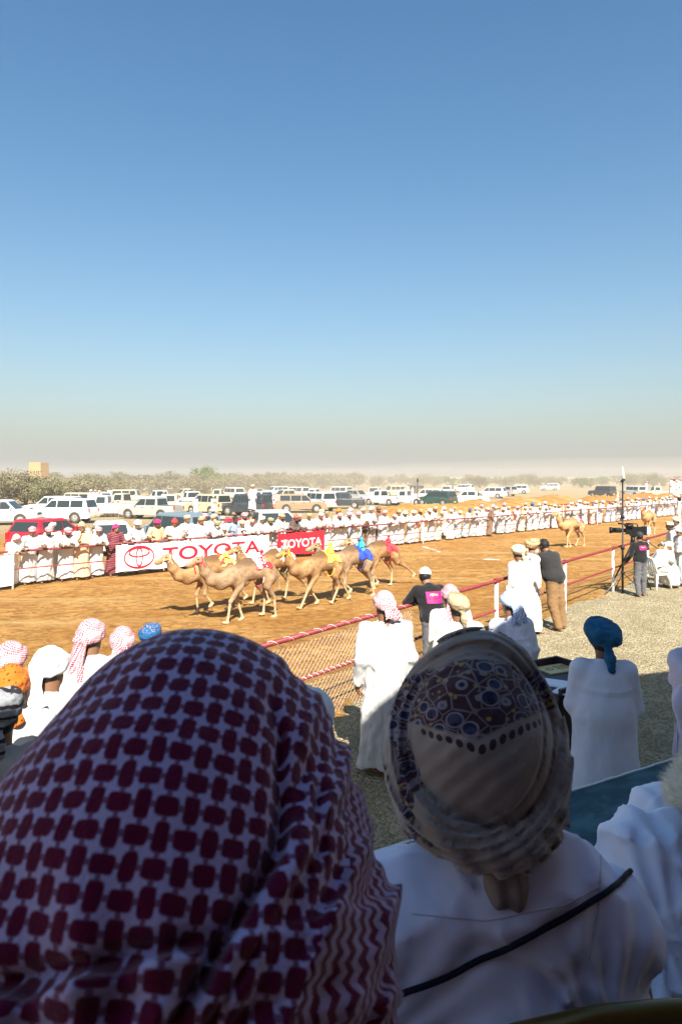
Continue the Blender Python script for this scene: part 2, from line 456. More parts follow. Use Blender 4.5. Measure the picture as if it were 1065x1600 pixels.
# chalk finish line scattered across the sand
cm = MB()
cl = [(660, 854), (690, 864), (716, 869), (750, 873), (790, 877), (850, 882), (905, 887)]
for i in range(len(cl) - 1):
    for k in range(26):
        t = RNG.random(); px = cl[i][0] + (cl[i + 1][0] - cl[i][0]) * t; py = cl[i][1] + (cl[i + 1][1] - cl[i][1]) * t
        if i > 0 and vnoise(np.array([px * .06]), np.array([0.]), np.array([0.]), 2)[0] < .1: continue
        x, y = gpt(px, py); x += RNG.uniform(-.1, .1); y += RNG.uniform(-.1, .1); r = RNG.uniform(.03, .10)
        pts = [(x + r * RNG.uniform(.5, 1.6) * math.cos(q), y + r * RNG.uniform(.5, 1.2) * math.sin(q), zg1(x, y) + .014) for q in np.arange(0, 6.2, .8)]
        cm.add(pts, [tuple(range(len(pts)))])
tag(cm.build('finish_line_marking', mat('chalk', col=(.75, .72, .66), rough=1)), kind='structure')

# ------------------------------------------------------------ the stand we look from
stand_m = mat('deck', lambda b: mixc(noise(coords(), 6, 4), (.16, .15, .14), (.24, .23, .21)), rough=.9)
PX = [px2x(885, 2.35), px2x(1059, 2.64)]
pd = Vector((PX[1] - PX[0], 2.64 - 2.35, 0)).normalized()      # direction of the parapet
pn = Vector((-pd.y, pd.x, 0))
p0 = Vector((PX[0], 2.35, 0))
st = MB(); A = p0 - pd * 3.3 - pn * .04; Bq = p0 + pd * 3.0 - pn * .04
for z0, z1, back in ((.0, 1.42, 4.2),):
    poly = [A, Bq, Bq - pn * back, A - pn * back]
    v = [(p.x, p.y, z0) for p in poly] + [(p.x, p.y, z1) for p in poly]
    st.add(v, [(3, 2, 1, 0), (4, 5, 6, 7), (0, 1, 5, 4), (1, 2, 6, 5), (2, 3, 7, 6), (3, 0, 4, 7)])
tag(st.build('stand_platform', stand_m), kind='structure')
# canopy whose edge throws the shade over the front of the stand
cz = 7.0; cp = [(14, 6.2), (9.37, 4.33), (5.97, 3.18), (3.06, 1.98), (1.63, .43), (.11, -1.17), (-4.7, -5.4), (-5, -9), (14, -9)]
croot = empty('stand_canopy', (0, -2, 0), 0, 'dark fabric canopy that shades the spectators on the stand', 'canopy')
cb = MB(); cb.prism([(x, y + 2) for x, y in cp], cz, cz + .06, 'z')
cb.build('roof_cloth', cloth('canopy_cloth', (.24, .17, .22)), croot)
blockc = cloth('light_block_cloth', (.20, .14, .19))  # unseen walls, added to cut the fill light on the stand
for q in ([(-5, -9), (14, -9), (14, -8.94), (-5, -8.94)], [(-5, -5.9), (-5, -8.9), (-4.94, -8.9), (-4.94, -5.9)], [(13.94, -8.9), (14, -8.9), (14, -1), (13.94, -1)]):
    MB().prism([(x, y + 2) for x, y in q], .0, cz - .02, 'z').build('light_block_wall', blockc, croot)
for x, y in ((9.5, 1.0), (-4.6, -6.2), (13.5, 5.0), (9.5, -6.5)):
    MB().tube([(x, y + 2, 0), (x, y + 2, cz)], .05).build('post', mat('pole_white', col=(.7, .7, .68), rough=.5), croot)
# teal covered parapet board in front of the seats
def teal_fn(b):
    c = coords('Object'); add_bump(b, noise(c, 30, 4), .3, .004)
    r = mixc(smooth(noise(coords('Object', (3, 9, 3), (0, 0, .6)), 1.3, 6, .7), .4, .66), (.012, .05, .062), (.06, .15, .165))
    return mixc(smooth(noise(c, 9, 5, .7), .55, .72) * .35, r, (.16, .25, .26))
pr = empty('parapet_board', tuple(p0), math.atan2(pd.y, pd.x), 'teal marbled board with white edge in front of the stand seats', 'parapet')
MB().prism([(-.62, 1.80), (0, 1.95), (0, 1.90), (-.62, 1.74)], -2.9, 2.4).build('board', mat('teal_cover', teal_fn, rough=.45, spec=.4), pr)
e = MB()
for i in range(120):
    x = -2.9 + i * .0442; e.box((x + .022, .004 + RNG.uniform(-.0012, .0012), 1.9515 + RNG.uniform(-.001, .001)), (.0445, .007, .006))
e.build('edge_strip', mat('edge_white', col=(.7, .75, .75), rough=.5), pr)
for x in (-2.6, -1, .8, 2.2): MB().box((x, -.05, 1.66), (.04, .04, .5)).build('support', mat('dark_metal', col=(.04, .04, .045), rough=.5, metal=.6), pr)
# ------------------------------------------------------------ far background: tower, low buildings, scrub trees
mud = mat('mud_wall', lambda b: mixc(noise(coords(), .8, 5), (0.340, 0.215, 0.104), (0.414, 0.281, 0.148)), rough=.95)
dark = mat('dark_opening', col=(.03, .025, .02), rough=.9)
def opening(mb, c, w, h, d=.12): mb.box(c, (w, d, h))
tZ = 150.; tx = px2x(61, tZ); tr = empty('mud_tower', (tx, tZ, TZ), -.2, 'tan mud brick watchtower rising above the scrub at far left', 'tower')
tw = MB(); hh = 6.15
w0, w1 = 1.6, 1.42
tw.add([(-w0, -w0, -1), (w0, -w0, -1), (w0, w0, -1), (-w0, w0, -1), (-w1, -w1, hh), (w1, -w1, hh), (w1, w1, hh), (-w1, w1, hh)], [(3, 2, 1, 0), (0, 1, 5, 4), (1, 2, 6, 5), (2, 3, 7, 6), (3, 0, 4, 7), (4, 5, 6, 7)])
tw.build('wall', mud, tr)
pm = MB()
for s_ in (-1, 1):
    pm.box((0, s_ * (w1 - .14), hh + .22), (w1 * 2 + .02, .3, .44)); pm.box((s_ * (w1 - .14), 0, hh + .221), (.302, w1 * 2 - .5, .438))
pm.build('parapet', mud, tr)
for i in range(5): MB().box((-1.0 + i * .5, -w1 - .09, 4.55), (.15, .2, .27)).build('window', dark, tr)
for i in range(3): MB().box((-.7 + i * .7, -w1 - .14, 2.5), (.15, .2, .3)).build('window', dark, tr)
whitew = mat('white_wall', lambda b: mixc(noise(coords(), .5, 4), (0.459, 0.444, 0.414), (0.548, 0.533, 0.503)), rough=.9)
def house(px, pyb, wpx, hpx, lab, n_win=4, cat='building', m=None, depth=6):
    Z = F * (H - TZ) / max(6, pyb - 745) if pyb > 752 else 330.
    x = px2x(px, Z); w = wpx / F * Z; h = hpx / F * Z; zb = py2z(pyb, Z)
    r = empty('low_building', (x, Z, zb), 0, lab, cat, 'white low buildings beyond the scrub')
    MB().box((0, depth / 2, h / 2 - 2), (w, depth, h + 4)).build('wall', m or whitew, r)
    MB().box((0, depth / 2, h + .06), (w + .3, depth + .3, .16)).build('roof', m or whitew, r)
    for i in range(n_win):
        MB().box((-w / 2 + (i + .5) * w / n_win, -.03, h * .5), (w / n_win * .35, .1, h * .33)).build('window', dark, r)
house(216, 766, 26, 9, 'white low building between scrub trees to the right of the tower', 3)
house(252, 764, 34, 6, 'long low white building with small openings above the silver pickup', 5)
house(432, 757, 15, 9, 'small white block house left of the long white building', 2)
house(480, 757, 40, 7, 'long white building with a plain wall among the far trees', 6)
house(547, 755, 12, 5, 'tiny white hut at the edge of the dust cloud', 1)
house(737, 754, 66, 3, 'very long low white wall building far out in the dust', 8)
bark = mat('bark', lambda b: mixc(noise(coords(), 9, 4), (.10, .07, .045), (.20, .15, .10)), rough=.95)
def leafm(name, c1, c2):
    def fn(b):
        c = coords('Object'); b.inputs['Roughness'].default_value = .8
        return mixc(smooth(noise(c, .9, 4, .65), .35, .65), c1, c2)
    return mat(name, fn, rough=.8, spec=.15)
leaf_dry = leafm('leaf_dry', (0.157, 0.135, 0.078), (0.239, 0.207, 0.126)); leaf_green = leafm('leaf_green', (0.082, 0.113, 0.031), (0.157, 0.189, 0.063)); leaf_mid = leafm('leaf_mid', (0.126, 0.122, 0.060), (0.201, 0.185, 0.098))
def tree_proto(seed, h, w, dens, flat=.6, cards=3200, leaf=.10):
    r = random.Random(seed); tm = MB(); tips = []
    nl = r.randint(3, 5)
    for i in range(nl):
        a = 6.28 * i / nl + r.uniform(-.4, .4); R = w * .5 * r.uniform(.45, .8)
        p = [(0, 0, -.3), (math.cos(a) * R * .15, math.sin(a) * R * .15, h * .22), (math.cos(a) * R * .5, math.sin(a) * R * .5, h * .5), (math.cos(a) * R, math.sin(a) * R, h * r.uniform(.68, .85))]
        tm.tube(p, [.03 * h, .026 * h, .016 * h, .006 * h], 6)
        for j in range(4):
            b0 = Vector(p[2]).lerp(Vector(p[3]), r.random()) if j else Vector(p[1]); q = b0 + Vector((r.uniform(-1, 1) * w * .25, r.uniform(-1, 1) * w * .25, h * r.uniform(.08, .3)))
            tm.tube([b0, (b0 + q) / 2 + Vector((0, 0, .1)), q], [.011 * h, .008 * h, .004 * h], 5); tips.append(q)
        tips.append(Vector(p[3]))
    rs = np.random.RandomState(seed); C = []
    for t in tips:
        for k in range(r.randint(2, 4)): C.append((t + Vector((r.uniform(-.14, .14) * w, r.uniform(-.14, .14) * w, r.uniform(-.12, .1) * h)), r.uniform(.09, .2) * w))
    for k in range(int(dens * 14)):
        a = r.uniform(0, 6.28); R = w * .5 * math.sqrt(r.random()); C.append((Vector((math.cos(a) * R, math.sin(a) * R, h * (r.uniform(.2, .9) if flat > .5 else r.uniform(.6, .92)) * (1 - .35 * (R / (w * .5)) ** 2))), r.uniform(.08, .17) * w))
    n = cards; ci = rs.randint(0, len(C), n); cc = np.array([list(c[0]) for c in C])[ci]; rr = np.array([c[1] for c in C])[ci]
    d = rs.normal(size=(n, 3)); d /= np.linalg.norm(d, axis=1)[:, None]; d *= (rs.random(n) ** .45)[:, None]; d[:, 2] *= flat
    P = cc + d * rr[:, None]; a = rs.normal(size=(n, 3)); a /= np.linalg.norm(a, axis=1)[:, None]; b = np.cross(a, rs.normal(size=(n, 3))); b /= np.linalg.norm(b, axis=1)[:, None]
    sz = leaf * rs.uniform(.5, 1.5, n)[:, None]
    V = np.stack([P - a * sz, P - b * sz * .5, P + a * sz, P + b * sz * .5], 1).reshape(-1, 3)
    return tm.mesh('trunk'), mesh_from('crown', V, np.arange(n * 4).reshape(-1, 4), False)
TP = {'scrub': [tree_proto(s, 3.6, 6.5, 2.2, .75, 4600, .13) for s in (1, 2, 3, 4)],
      'acacia': [tree_proto(s, 4.6, 7.5, 1.2, .35, 3800, .15) for s in (11, 12)],
      'bushy': [tree_proto(s, 5.6, 7.5, 2.6, .9, 5200, .17) for s in (21, 22)]}
trees = []
def place_word(px, near_):
    L_ = [(30, 'left of the mud tower'), (90, 'below the mud tower'), (160, 'between the tower and the white low building'), (236, 'around the white low building by the tower'), (300, 'left of the tallest green tree'), (345, 'around the tallest green tree'), (400, 'right of the tallest green tree'), (450, 'around the small white block house'), (520, 'around the long white building'), (600, 'left of the dust cloud'), (700, 'behind the dark green off-roader'), (800, 'behind the very long white wall'), (900, 'behind the lone tiny car in the dust'), (985, 'near the mast top'), (9999, 'toward the right edge')]
    w = [b for a, b in L_ if px < a][0]
    return w if near_ else 'in the far treeline ' + w
def tree(px, pyb, hpx, kind, lm, lab=None, Zo=None):
    Z = Zo or F * (H - TZ) / (pyb - 745); x = px2x(px, Z)
    tm, cm_ = TP[kind][RNG.randrange(len(TP[kind]))]; h0 = {'scrub': 3.6, 'acacia': 4.6, 'bushy': 5.6}[kind]
    s = hpx / F * Z / h0
    zb = zg1(x, Z) if Zo is None else py2z(pyb, Z)
    words = {'scrub': 'dry thorn scrub', 'acacia': 'flat topped acacia', 'bushy': 'rounded green tree'}
    where = place_word(px, Zo is None and Z < 180)
    size = 'low ' if hpx < 14.5 else 'tall ' if hpx > 19 and Zo is None and Z > 180 else ''
    lab = lab or '%s%s %s' % (size, words[kind], where)
    r = empty('acacia_tree' if kind == 'acacia' else ('thorn_shrub' if kind == 'scrub' else 'bushy_tree'), (x, Z, zb), RNG.uniform(0, 6.28), lab, 'shrub' if kind == 'scrub' else 'tree', '%s plants %s' % (kind, where))
    r.scale = (s * RNG.uniform(.95, 1.25), s * RNG.uniform(.95, 1.25), s)
    ob('trunk', tm, bark, r); ob('crown', cm_, lm, r); trees.append(r)
for i, (px, pyb, hp) in enumerate([(-22, 792, 46), (12, 790, 46), (40, 789, 42), (66, 790, 40), (92, 788, 36), (118, 787, 36), (142, 784, 34), (166, 785, 30), (28, 776, 32), (84, 774, 27), (128, 772, 26), (150, 771, 26), (182, 773, 24), (206, 770, 20)]):
    tree(px, pyb, hp, 'scrub' if i % 4 else 'acacia', leaf_dry if i % 3 else leaf_mid)
for px, pyb, hp, k, lm in [(236, 775, 24, 'scrub', leaf_dry), (262, 777, 26, 'scrub', leaf_dry), (290, 779, 27, 'scrub', leaf_dry), (312, 781, 29, 'scrub', leaf_dry), (335, 776, 25, 'scrub', leaf_dry), (300, 765, 22, 'acacia', leaf_dry), (356, 770, 24, 'scrub', leaf_dry), (378, 768, 23, 'acacia', leaf_dry),
                           (398, 771, 24, 'scrub', leaf_dry), (452, 765, 22, 'scrub', leaf_dry), (505, 764, 19, 'scrub', leaf_dry), (470, 768, 18, 'scrub', leaf_dry), (530, 763, 17, 'scrub', leaf_dry), (412, 762, 20, 'acacia', leaf_mid), (590, 762, 16, 'scrub', leaf_dry)]:
    tree(px, pyb, hp, k, lm)
tree(318, 764, 32, 'bushy', leaf_green, 'tall bright green rounded tree highest in the treeline'); tree(347, 762, 22, 'bushy', leaf_green, 'small bright green tree just right of the tallest green tree')
tree(438, 757, 18, 'bushy', leaf_green, 'green tree rising behind the small white block house')
tree(505, 757, 15, 'bushy', leaf_green, 'faint green tree behind the right end of the long white building')
# distant line
for i in range(84):
    px = -60 + i * 14.2 + RNG.uniform(-6, 6); Z = RNG.uniform(215, 330)
    top = 744.3 + RNG.uniform(-2.5, 3.0) - (1.5 if px < 560 else 0) + (0 if px < 900 else .5)
    k = RNG.choice(['scrub', 'scrub', 'acacia', 'bushy']); lm = RNG.choice([leaf_dry, leaf_mid, leaf_dry, leaf_mid, leaf_green])
    pyb = 745 + F * (H - TZ) / Z
    tree(px, pyb, (pyb - top) * RNG.uniform(.8, 1.12), k, lm)
# ------------------------------------------------------------ near fence
def rail_fn(b):
    c = coords('Object'); n = noise(c, 30, 4)
    return mixc(smooth(n, .5, .70), (.16, .014, .02), (.33, .07, .07))
red_rail = mat('red_rail', rail_fn, rough=.55, spec=.4)
post_white = mat('post_white', lambda b: mixc(smooth(noise(coords(), 25, 4), .55, .75), (.78, .77, .74), (.40, .33, .26)), rough=.6)
wire_m = mat('wire', col=(.80, .78, .72), rough=.5, metal=.0)
def f3(t, z, off=0): p = FP + FD * t + FN * off; return (p[0], p[1], z)
# t along the fence line: 0 at the post under column 775
fr = empty('track_fence', (0, 0, 0), 0, 'dark red pipe rail fence with white posts along the near side of the track', 'fence')
posts_px = [775, 882, 957]
tp = [float((fence_pt(p) - FP) @ FD) for p in posts_px]
sp = (tp[2] - tp[0]) / 2
ts = [tp[0] - 3 * sp, tp[0] - 2 * sp, tp[0] - sp] + tp + [tp[2] + sp * k for k in range(1, 12)]
for t in ts:
    MB().tube([f3(t, -.3), f3(t, 1.12)], .036, 10).build('post', post_white, fr)
MB().tube([f3(-11, 1.15), f3(44, 1.15)], .031, 12).build('top_rail', red_rail, fr)
MB().tube([f3(-11, .62), f3(44, .62)], .022, 8).build('middle_rail', red_rail, fr)
rings = MB()
for t in ts: rings.tube([f3(t - .05, 1.15), f3(t + .05, 1.15)], .05, 12)
rings.build('bracket', red_rail, fr)
t0, t1 = -9.2, float((fence_pt(690) - FP) @ FD); wm = MB(); pitch = .085; k = t0 - 1.2
def seg(a, b): wm.tube([a, b], .0013, 3, cap=False)
while k < t1:
    for sgn in (1, -1):
        a0, a1 = (k, k + 1.12) if sgn > 0 else (k + 1.12, k); za, zb = 0.03, 1.15
        ta, tb = a0, a1
        def clipz(tt): return za + (zb - za) * (tt - a0) / (a1 - a0)
        lo, hi = max(min(ta, tb), t0), min(max(ta, tb), t1)
        if hi - lo > .02:
            seg(f3(lo, clipz(lo), .012 * sgn + .03), f3(hi, clipz(hi), .012 * sgn + .03))
    k += pitch
wm.build('chain_link_mesh', wire_m, fr)
# wire wound round the top rail
wr = MB(); pts = []
t = t0
while t < t1:
    ph = t / .17 * 2 * math.pi / 1.6; p = f3(t, 1.15 + .033 * math.sin(ph), .033 * math.cos(ph)); pts.append(p); t += .022
wr.tube(pts, .0024, 4, cap=False); pts = []; t = t0
while t < t1:
    ph = t / .07 * 2 * math.pi / 1.6; pts.append(f3(t, .62 + .025 * math.sin(ph), .025 * math.cos(ph))); t += .018
wr.tube(pts, .003, 4, cap=False); wr.build('binding_wire', wire_m, fr)

# ------------------------------------------------------------ far rail and banners
def r3(t, z, off=0): p = RP + RD * t + RN * off; return (p[0], p[1], z)
rr_ = empty('crowd_rail', (0, 0, 0), 0, 'long dark red pipe rail the spectators lean on across the track', 'fence')
def rz_(t): return TZ
tr_end = 74.0
MB().tube([r3(-7, TZ + 1.15), r3(tr_end, TZ + 1.15)], .036, 8).build('top_rail', red_rail, rr_)
MB().tube([r3(-7, TZ + .60), r3(tr_end, TZ + .60)], .02, 8).build('lower_rail', red_rail, rr_)
rp = [0.0]
for px in (660, 932): rp.append(float(rail_pt(px)[1]))
gaps = (rp[1] - 0) / 7
tt = [-6.5, 0.0, rail_pt(300)[1], rail_pt(440)[1], rp[1], rp[2], rp[2] + 9, rp[2] + 18]
for t in tt: MB().tube([r3(t, TZ - .2, -.02), r3(t, TZ + (1.12 if abs(t - rp[2]) > .1 else 1.12), -.02)], .035, 8).build('post', post_white, rr_)
# second rail line standing behind the crowd on the right
r2 = empty('rear_rail', (0, 0, 0), 0, 'second red rail behind the first rows of the crowd toward the right', 'fence')
s0 = rail_pt(800)[1]
MB().tube([r3(s0, TZ + 1.45, 1.7), r3(tr_end, TZ + 1.45, 2.6)], .04, 8).build('top_rail', red_rail, r2)
for i in range(9): MB().tube([r3(s0 + i * 5, TZ - .2, 1.7 + .9 * i * 5 / (tr_end - s0)), r3(s0 + i * 5, TZ + 1.45, 1.7 + .9 * i * 5 / (tr_end - s0))], .035, 8).build('post', post_white, r2)
def banner_mat(name, col): return mat(name, lambda b: (add_bump(b, noise(coords('Object', (1, 1, .5)), 2.2, 3), .8, .06), mixc(noise(coords(), 3, 3), [x * .93 for x in col], col))[1], rough=.55, spec=.3)
ban_w = banner_mat('banner_white', (.80, .80, .80)); ban_r = banner_mat('banner_red', (.66, .015, .03)); ink_r = mat('ink_red', col=(.72, .01, .03), rough=.5); ink_w = mat('ink_white', col=(.8, .8, .8), rough=.5)
rang = math.atan2(RD[1], RD[0])
def text_mesh(txt, hgt, width=None, ext=.004):
    cu = bpy.data.curves.new('t', 'FONT'); cu.body = txt; cu.size = 1; cu.extrude = 0; cu.offset = .018; cu.resolution_u = 5
    o = bpy.data.objects.new('t', cu); COL.objects.link(o); bpy.context.view_layer.update()
    me = bpy.data.meshes.new_from_object(o.evaluated_get(bpy.context.evaluated_depsgraph_get())); bpy.data.objects.remove(o)
    xs = [v.co.x for v in me.vertices]; ys = [v.co.y for v in me.vertices]; sy = hgt / (max(ys) - min(ys)); sx = (width / (max(xs) - min(xs))) if width else sy
    for v in me.vertices: v.co = Vector(((v.co.x - min(xs)) * sx, 0, (v.co.y - min(ys)) * sy))
    return me
def stroke_ring(mb, cx, cz, a, b, w0, w1=None, ang0=0, ang1=6.2832, y=0, n=48):
    w1 = w1 or w0; v = []; f = []
    for i in range(n + 1):
        th = ang0 + (ang1 - ang0) * i / n; w = w0 + (w1 - w0) * (.5 - .5 * math.cos(2 * th)) if w1 != w0 else w0
        v += [(cx + (a + w / 2) * math.cos(th), y, cz + (b + w / 2) * math.sin(th)), (cx + (a - w / 2) * math.cos(th), y, cz + (b - w / 2) * math.sin(th))]
    for i in range(n): f.append((2 * i, 2 * i + 2, 2 * i + 3, 2 * i + 1))
    return mb.add(v, f)
def emblem(parent, cx, cz, s, m):
    mb = MB(); y = -.016
    stroke_ring(mb, cx, cz, 1.0 * s, .66 * s, .085 * s, .13 * s, y=y)
    stroke_ring(mb, cx, cz + .30 * s, .68 * s, .27 * s, .12 * s, .075 * s, math.pi, 2 * math.pi, y=y - .001)
    stroke_ring(mb, cx, cz + .30 * s, .68 * s, .27 * s, .06 * s, .05 * s, 0, math.pi, y=y - .0012)
    stroke_ring(mb, cx, cz + .01 * s, .21 * s, .57 * s, .07 * s, .11 * s, y=y - .002)
    return mb.build('emblem', m, parent)
def banner(t0, t1, ztop, zbot, m, lab, slope=0):
    r = empty('banner', r3(t0, TZ, -.07), rang, lab, 'banner'); W = t1 - t0
    nx = max(8, int(W / .12)); V = []; Fq = []
    for i in range(nx + 1):
        for j in range(2):
            x = W * i / nx; z = (ztop - .018 * (1 - math.cos(x * 5.5)) if j else zbot + .02 * math.sin(x * 2.1) + .015 * math.sin(x * 7)); V.append((x, 0, z))
    n0 = len(V); V += [(x, .006, z) for x, _, z in V]
    for i in range(nx):
        a = 2 * i; Fq += [(a, a + 2, a + 3, a + 1), (n0 + a, n0 + a + 1, n0 + a + 3, n0 + a + 2), (a, n0 + a, n0 + a + 2, a + 2), (a + 1, a + 3, n0 + a + 3, n0 + a + 1)]
    ob('sheet', mesh_from('sheet', V, Fq, False), m, r)
    return r, W
tA = rail_pt(180)[1]; tB = rail_pt(418)[1]
bn, W = banner(tA, tB, 1.10, .17, ban_w, 'long white banner with red oval emblem and red lettering on the crowd rail')
emblem(bn, rail_pt(216)[1] - tA, .64, .56, ink_r)
tm_ = text_mesh('TOYOTA', .50, rail_pt(404)[1] - rail_pt(252)[1]); ob('lettering', tm_, ink_r, bn, (rail_pt(252)[1] - tA, -.016, .40))
tA = rail_pt(432)[1]; tB = rail_pt(505)[1]
bn, W = banner(tA, tB, 1.10, .14, ban_r, 'bright red banner with white lettering on the crowd rail behind the camels')
ob('lettering', text_mesh('TOYOTA', .36, W * .86), ink_w, bn, (W * .07, -.016, .45))
tA = rail_pt(-95)[1]; tB = rail_pt(21)[1]
bn, W = banner(tA, tB - .03, 1.08, .12, ban_w, 'white banner with a red letter cut off by the left edge')
ob('lettering', text_mesh('A', .5, .55), ink_r, bn, (W - 1.06, -.016, .34))
# ------------------------------------------------------------ people
V3 = lambda *a: np.array(a, float)
def rotx(p, ang, piv): c, s = math.cos(ang), math.sin(ang); y, z = p[1] - piv[1], p[2] - piv[2]; return V3(p[0], piv[1] + c * y + s * z, piv[2] - s * y + c * z)
POSES = {   # elbows, wrists (left x<0, right x>0) of an upright 1.72 m figure facing +Y; lean = bend at hips, feet step back
 'crossed': dict(lean=.36, neck=.25, el=[(-.25, .30, 1.12), (.25, .30, 1.12)], wr=[(.02, .40, 1.17), (-.06, .43, 1.20)], fix=True),
 'grip':    dict(lean=.25, neck=.2, el=[(-.31, .10, 1.10), (.31, .10, 1.10)], wr=[(-.28, .34, 1.17), (.27, .34, 1.17)], fix=True),
 'gripL':   dict(lean=.18, neck=.1, el=[(-.30, .10, 1.10), (.27, .0, 1.06)], wr=[(-.22, .34, 1.17), (.24, .10, .84)], fix=True),
 'chin':    dict(lean=.12, neck=.1, el=[(-.27, .12, 1.08), (.22, .20, 1.12)], wr=[(.08, .30, 1.16), (.05, .19, 1.40)], fix=True),
 'stand':   dict(lean=.03, neck=.05, el=[(-.255, -.03, 1.10), (.255, -.03, 1.10)], wr=[(-.26, .07, .86), (.26, .07, .86)]),
 'fold':    dict(lean=.02, neck=.1, el=[(-.26, .06, 1.10), (.26, .06, 1.10)], wr=[(.06, .22, 1.13), (-.07, .20, 1.19)]),
 'hold':    dict(lean=.04, neck=.35, el=[(-.25, .02, 1.08), (.25, .02, 1.08)], wr=[(-.12, .26, 1.05), (.12, .26, 1.05)]),
 'camop':   dict(lean=.05, neck=-.1, el=[(-.28, .02, 1.10), (.34, .16, 1.28)], wr=[(-.27, .22, .93), (.26, .36, 1.44)]),
 'restfar': dict(lean=.45, neck=.1, el=[(-.28, .36, 1.15), (.28, .36, 1.15)], wr=[(-.02, .46, 1.20), (.04, .50, 1.21)], fix=True),
}
def skeleton(pose, turn=0, tilt=0):
    P = POSES[pose]; piv = V3(0, 0, .92); L = P['lean']; J = {}
    up = dict(belly=(0, .015, 1.06), chest=(0, 0, 1.27), neck0=(0, -.01, 1.40), shL=(-.185, 0, 1.385), shR=(.185, 0, 1.385), neck1=(0, .01, 1.50))
    for k, v in up.items(): J[k] = rotx(V3(*v), L, piv)
    hd = rotx(V3(0, .025, 1.60), L, piv); a = P['neck'] - L * .55
    J['head'] = rotx(hd, P['neck'] * .4, J['neck0']); J['hrot'] = Euler((-(L + P['neck'] * .4) * .55 - tilt, 0, turn), 'ZXY' if False else 'XYZ')
    J['hrot'] = (Matrix.Rotation(turn, 3, 'Z') @ Matrix.Rotation(-(max(0, L * .6 + P['neck'] * .5) + tilt), 3, 'X')).to_euler()
    for s, k in ((0, 'L'), (1, 'R')):
        e, w = V3(*P['el'][s]), V3(*P['wr'][s])
        if not P.get('fix'): e, w = rotx(e, L, piv), rotx(w, L, piv)
        J['el' + k] = e; J['wr' + k] = w
    back = -.12 if L > .15 else 0
    for s, k in ((-1, 'L'), (1, 'R')):
        J['hip' + k] = V3(s * .09, 0, .90); J['kn' + k] = V3(s * .10, .02 + back * .5, .50); J['an' + k] = V3(s * .11, -.02 + back + .05 * s, .09); J['toe' + k] = J['an' + k] + V3(s * .03, .16, -.055)
    return J
def hand(S, w, fwd, nrm, side, r=.010, curl=.7, ln=1.0):
    """palm, four unequal bent fingers and a thumb from the side of the palm"""
    f = Vector(fwd).normalized(); n = Vector(nrm); n = (n - f * n.dot(f)).normalized(); s = f.cross(n) * side
    w = Vector(w); c = w + f * .05 * ln
    for q in (-.028, -.010, .010, .028):
        S.cap(w + s * q * .6, w + s * q + f * .085 * ln, .014, .0115, k=.012)
    for i, (q, l) in enumerate(((-.031, .066), (-.0105, .08), (.0105, .086), (.031, .074))):
        b = w + s * q + f * .088 * ln; m = b + (f * math.cos(curl * .5) + n * math.sin(curl * .5) + s * q * 1.5) * l * .5; t = m + (f * math.cos(curl * 1.5) + n * math.sin(curl * 1.5)) * l * .5
        S.cap(b, m, r, r * .92, k=.004); S.cap(m, t, r * .92, r * .78, k=.003)
    tb = w + s * .030 + f * .022; tmid = tb + (s * .75 + f * .6 + n * .25).normalized() * .040; tt = tmid + (f * .85 + s * .25 + n * .4).normalized() * .032
    S.cap(tb, tmid, .014, .011, k=.008); S.cap(tmid, tt, .011, .009, k=.003)
def head_sdf(S, J, k=.02):
    M = J['hrot'].to_matrix(); h = Vector(J['head']); T = lambda *p: tuple(h + M @ Vector(p)); R = tuple(J['hrot'])
    S.ell(T(0, -.008, .02), (.076, .094, .098), R, k); S.ell(T(0, .030, -.055), (.056, .058, .062), R, .035); S.ell(T(0, .062, -.088), (.026, .024, .022), R, .03)
    S.cap(T(0, .088, .018), T(0, .112, -.022), .011, .015, .012); S.ell(T(0, .088, -.056), (.026, .014, .012), R, .012); S.ell(T(0, .082, .030), (.056, .016, .011), R, .02)
    for s in (-1, 1):
        S.ell(T(s * .031, .094, .010), (.015, .012, .010), R, .012, 's'); S.ell(T(s * .077, -.008, -.008), (.012, .020, .031), R, .008)
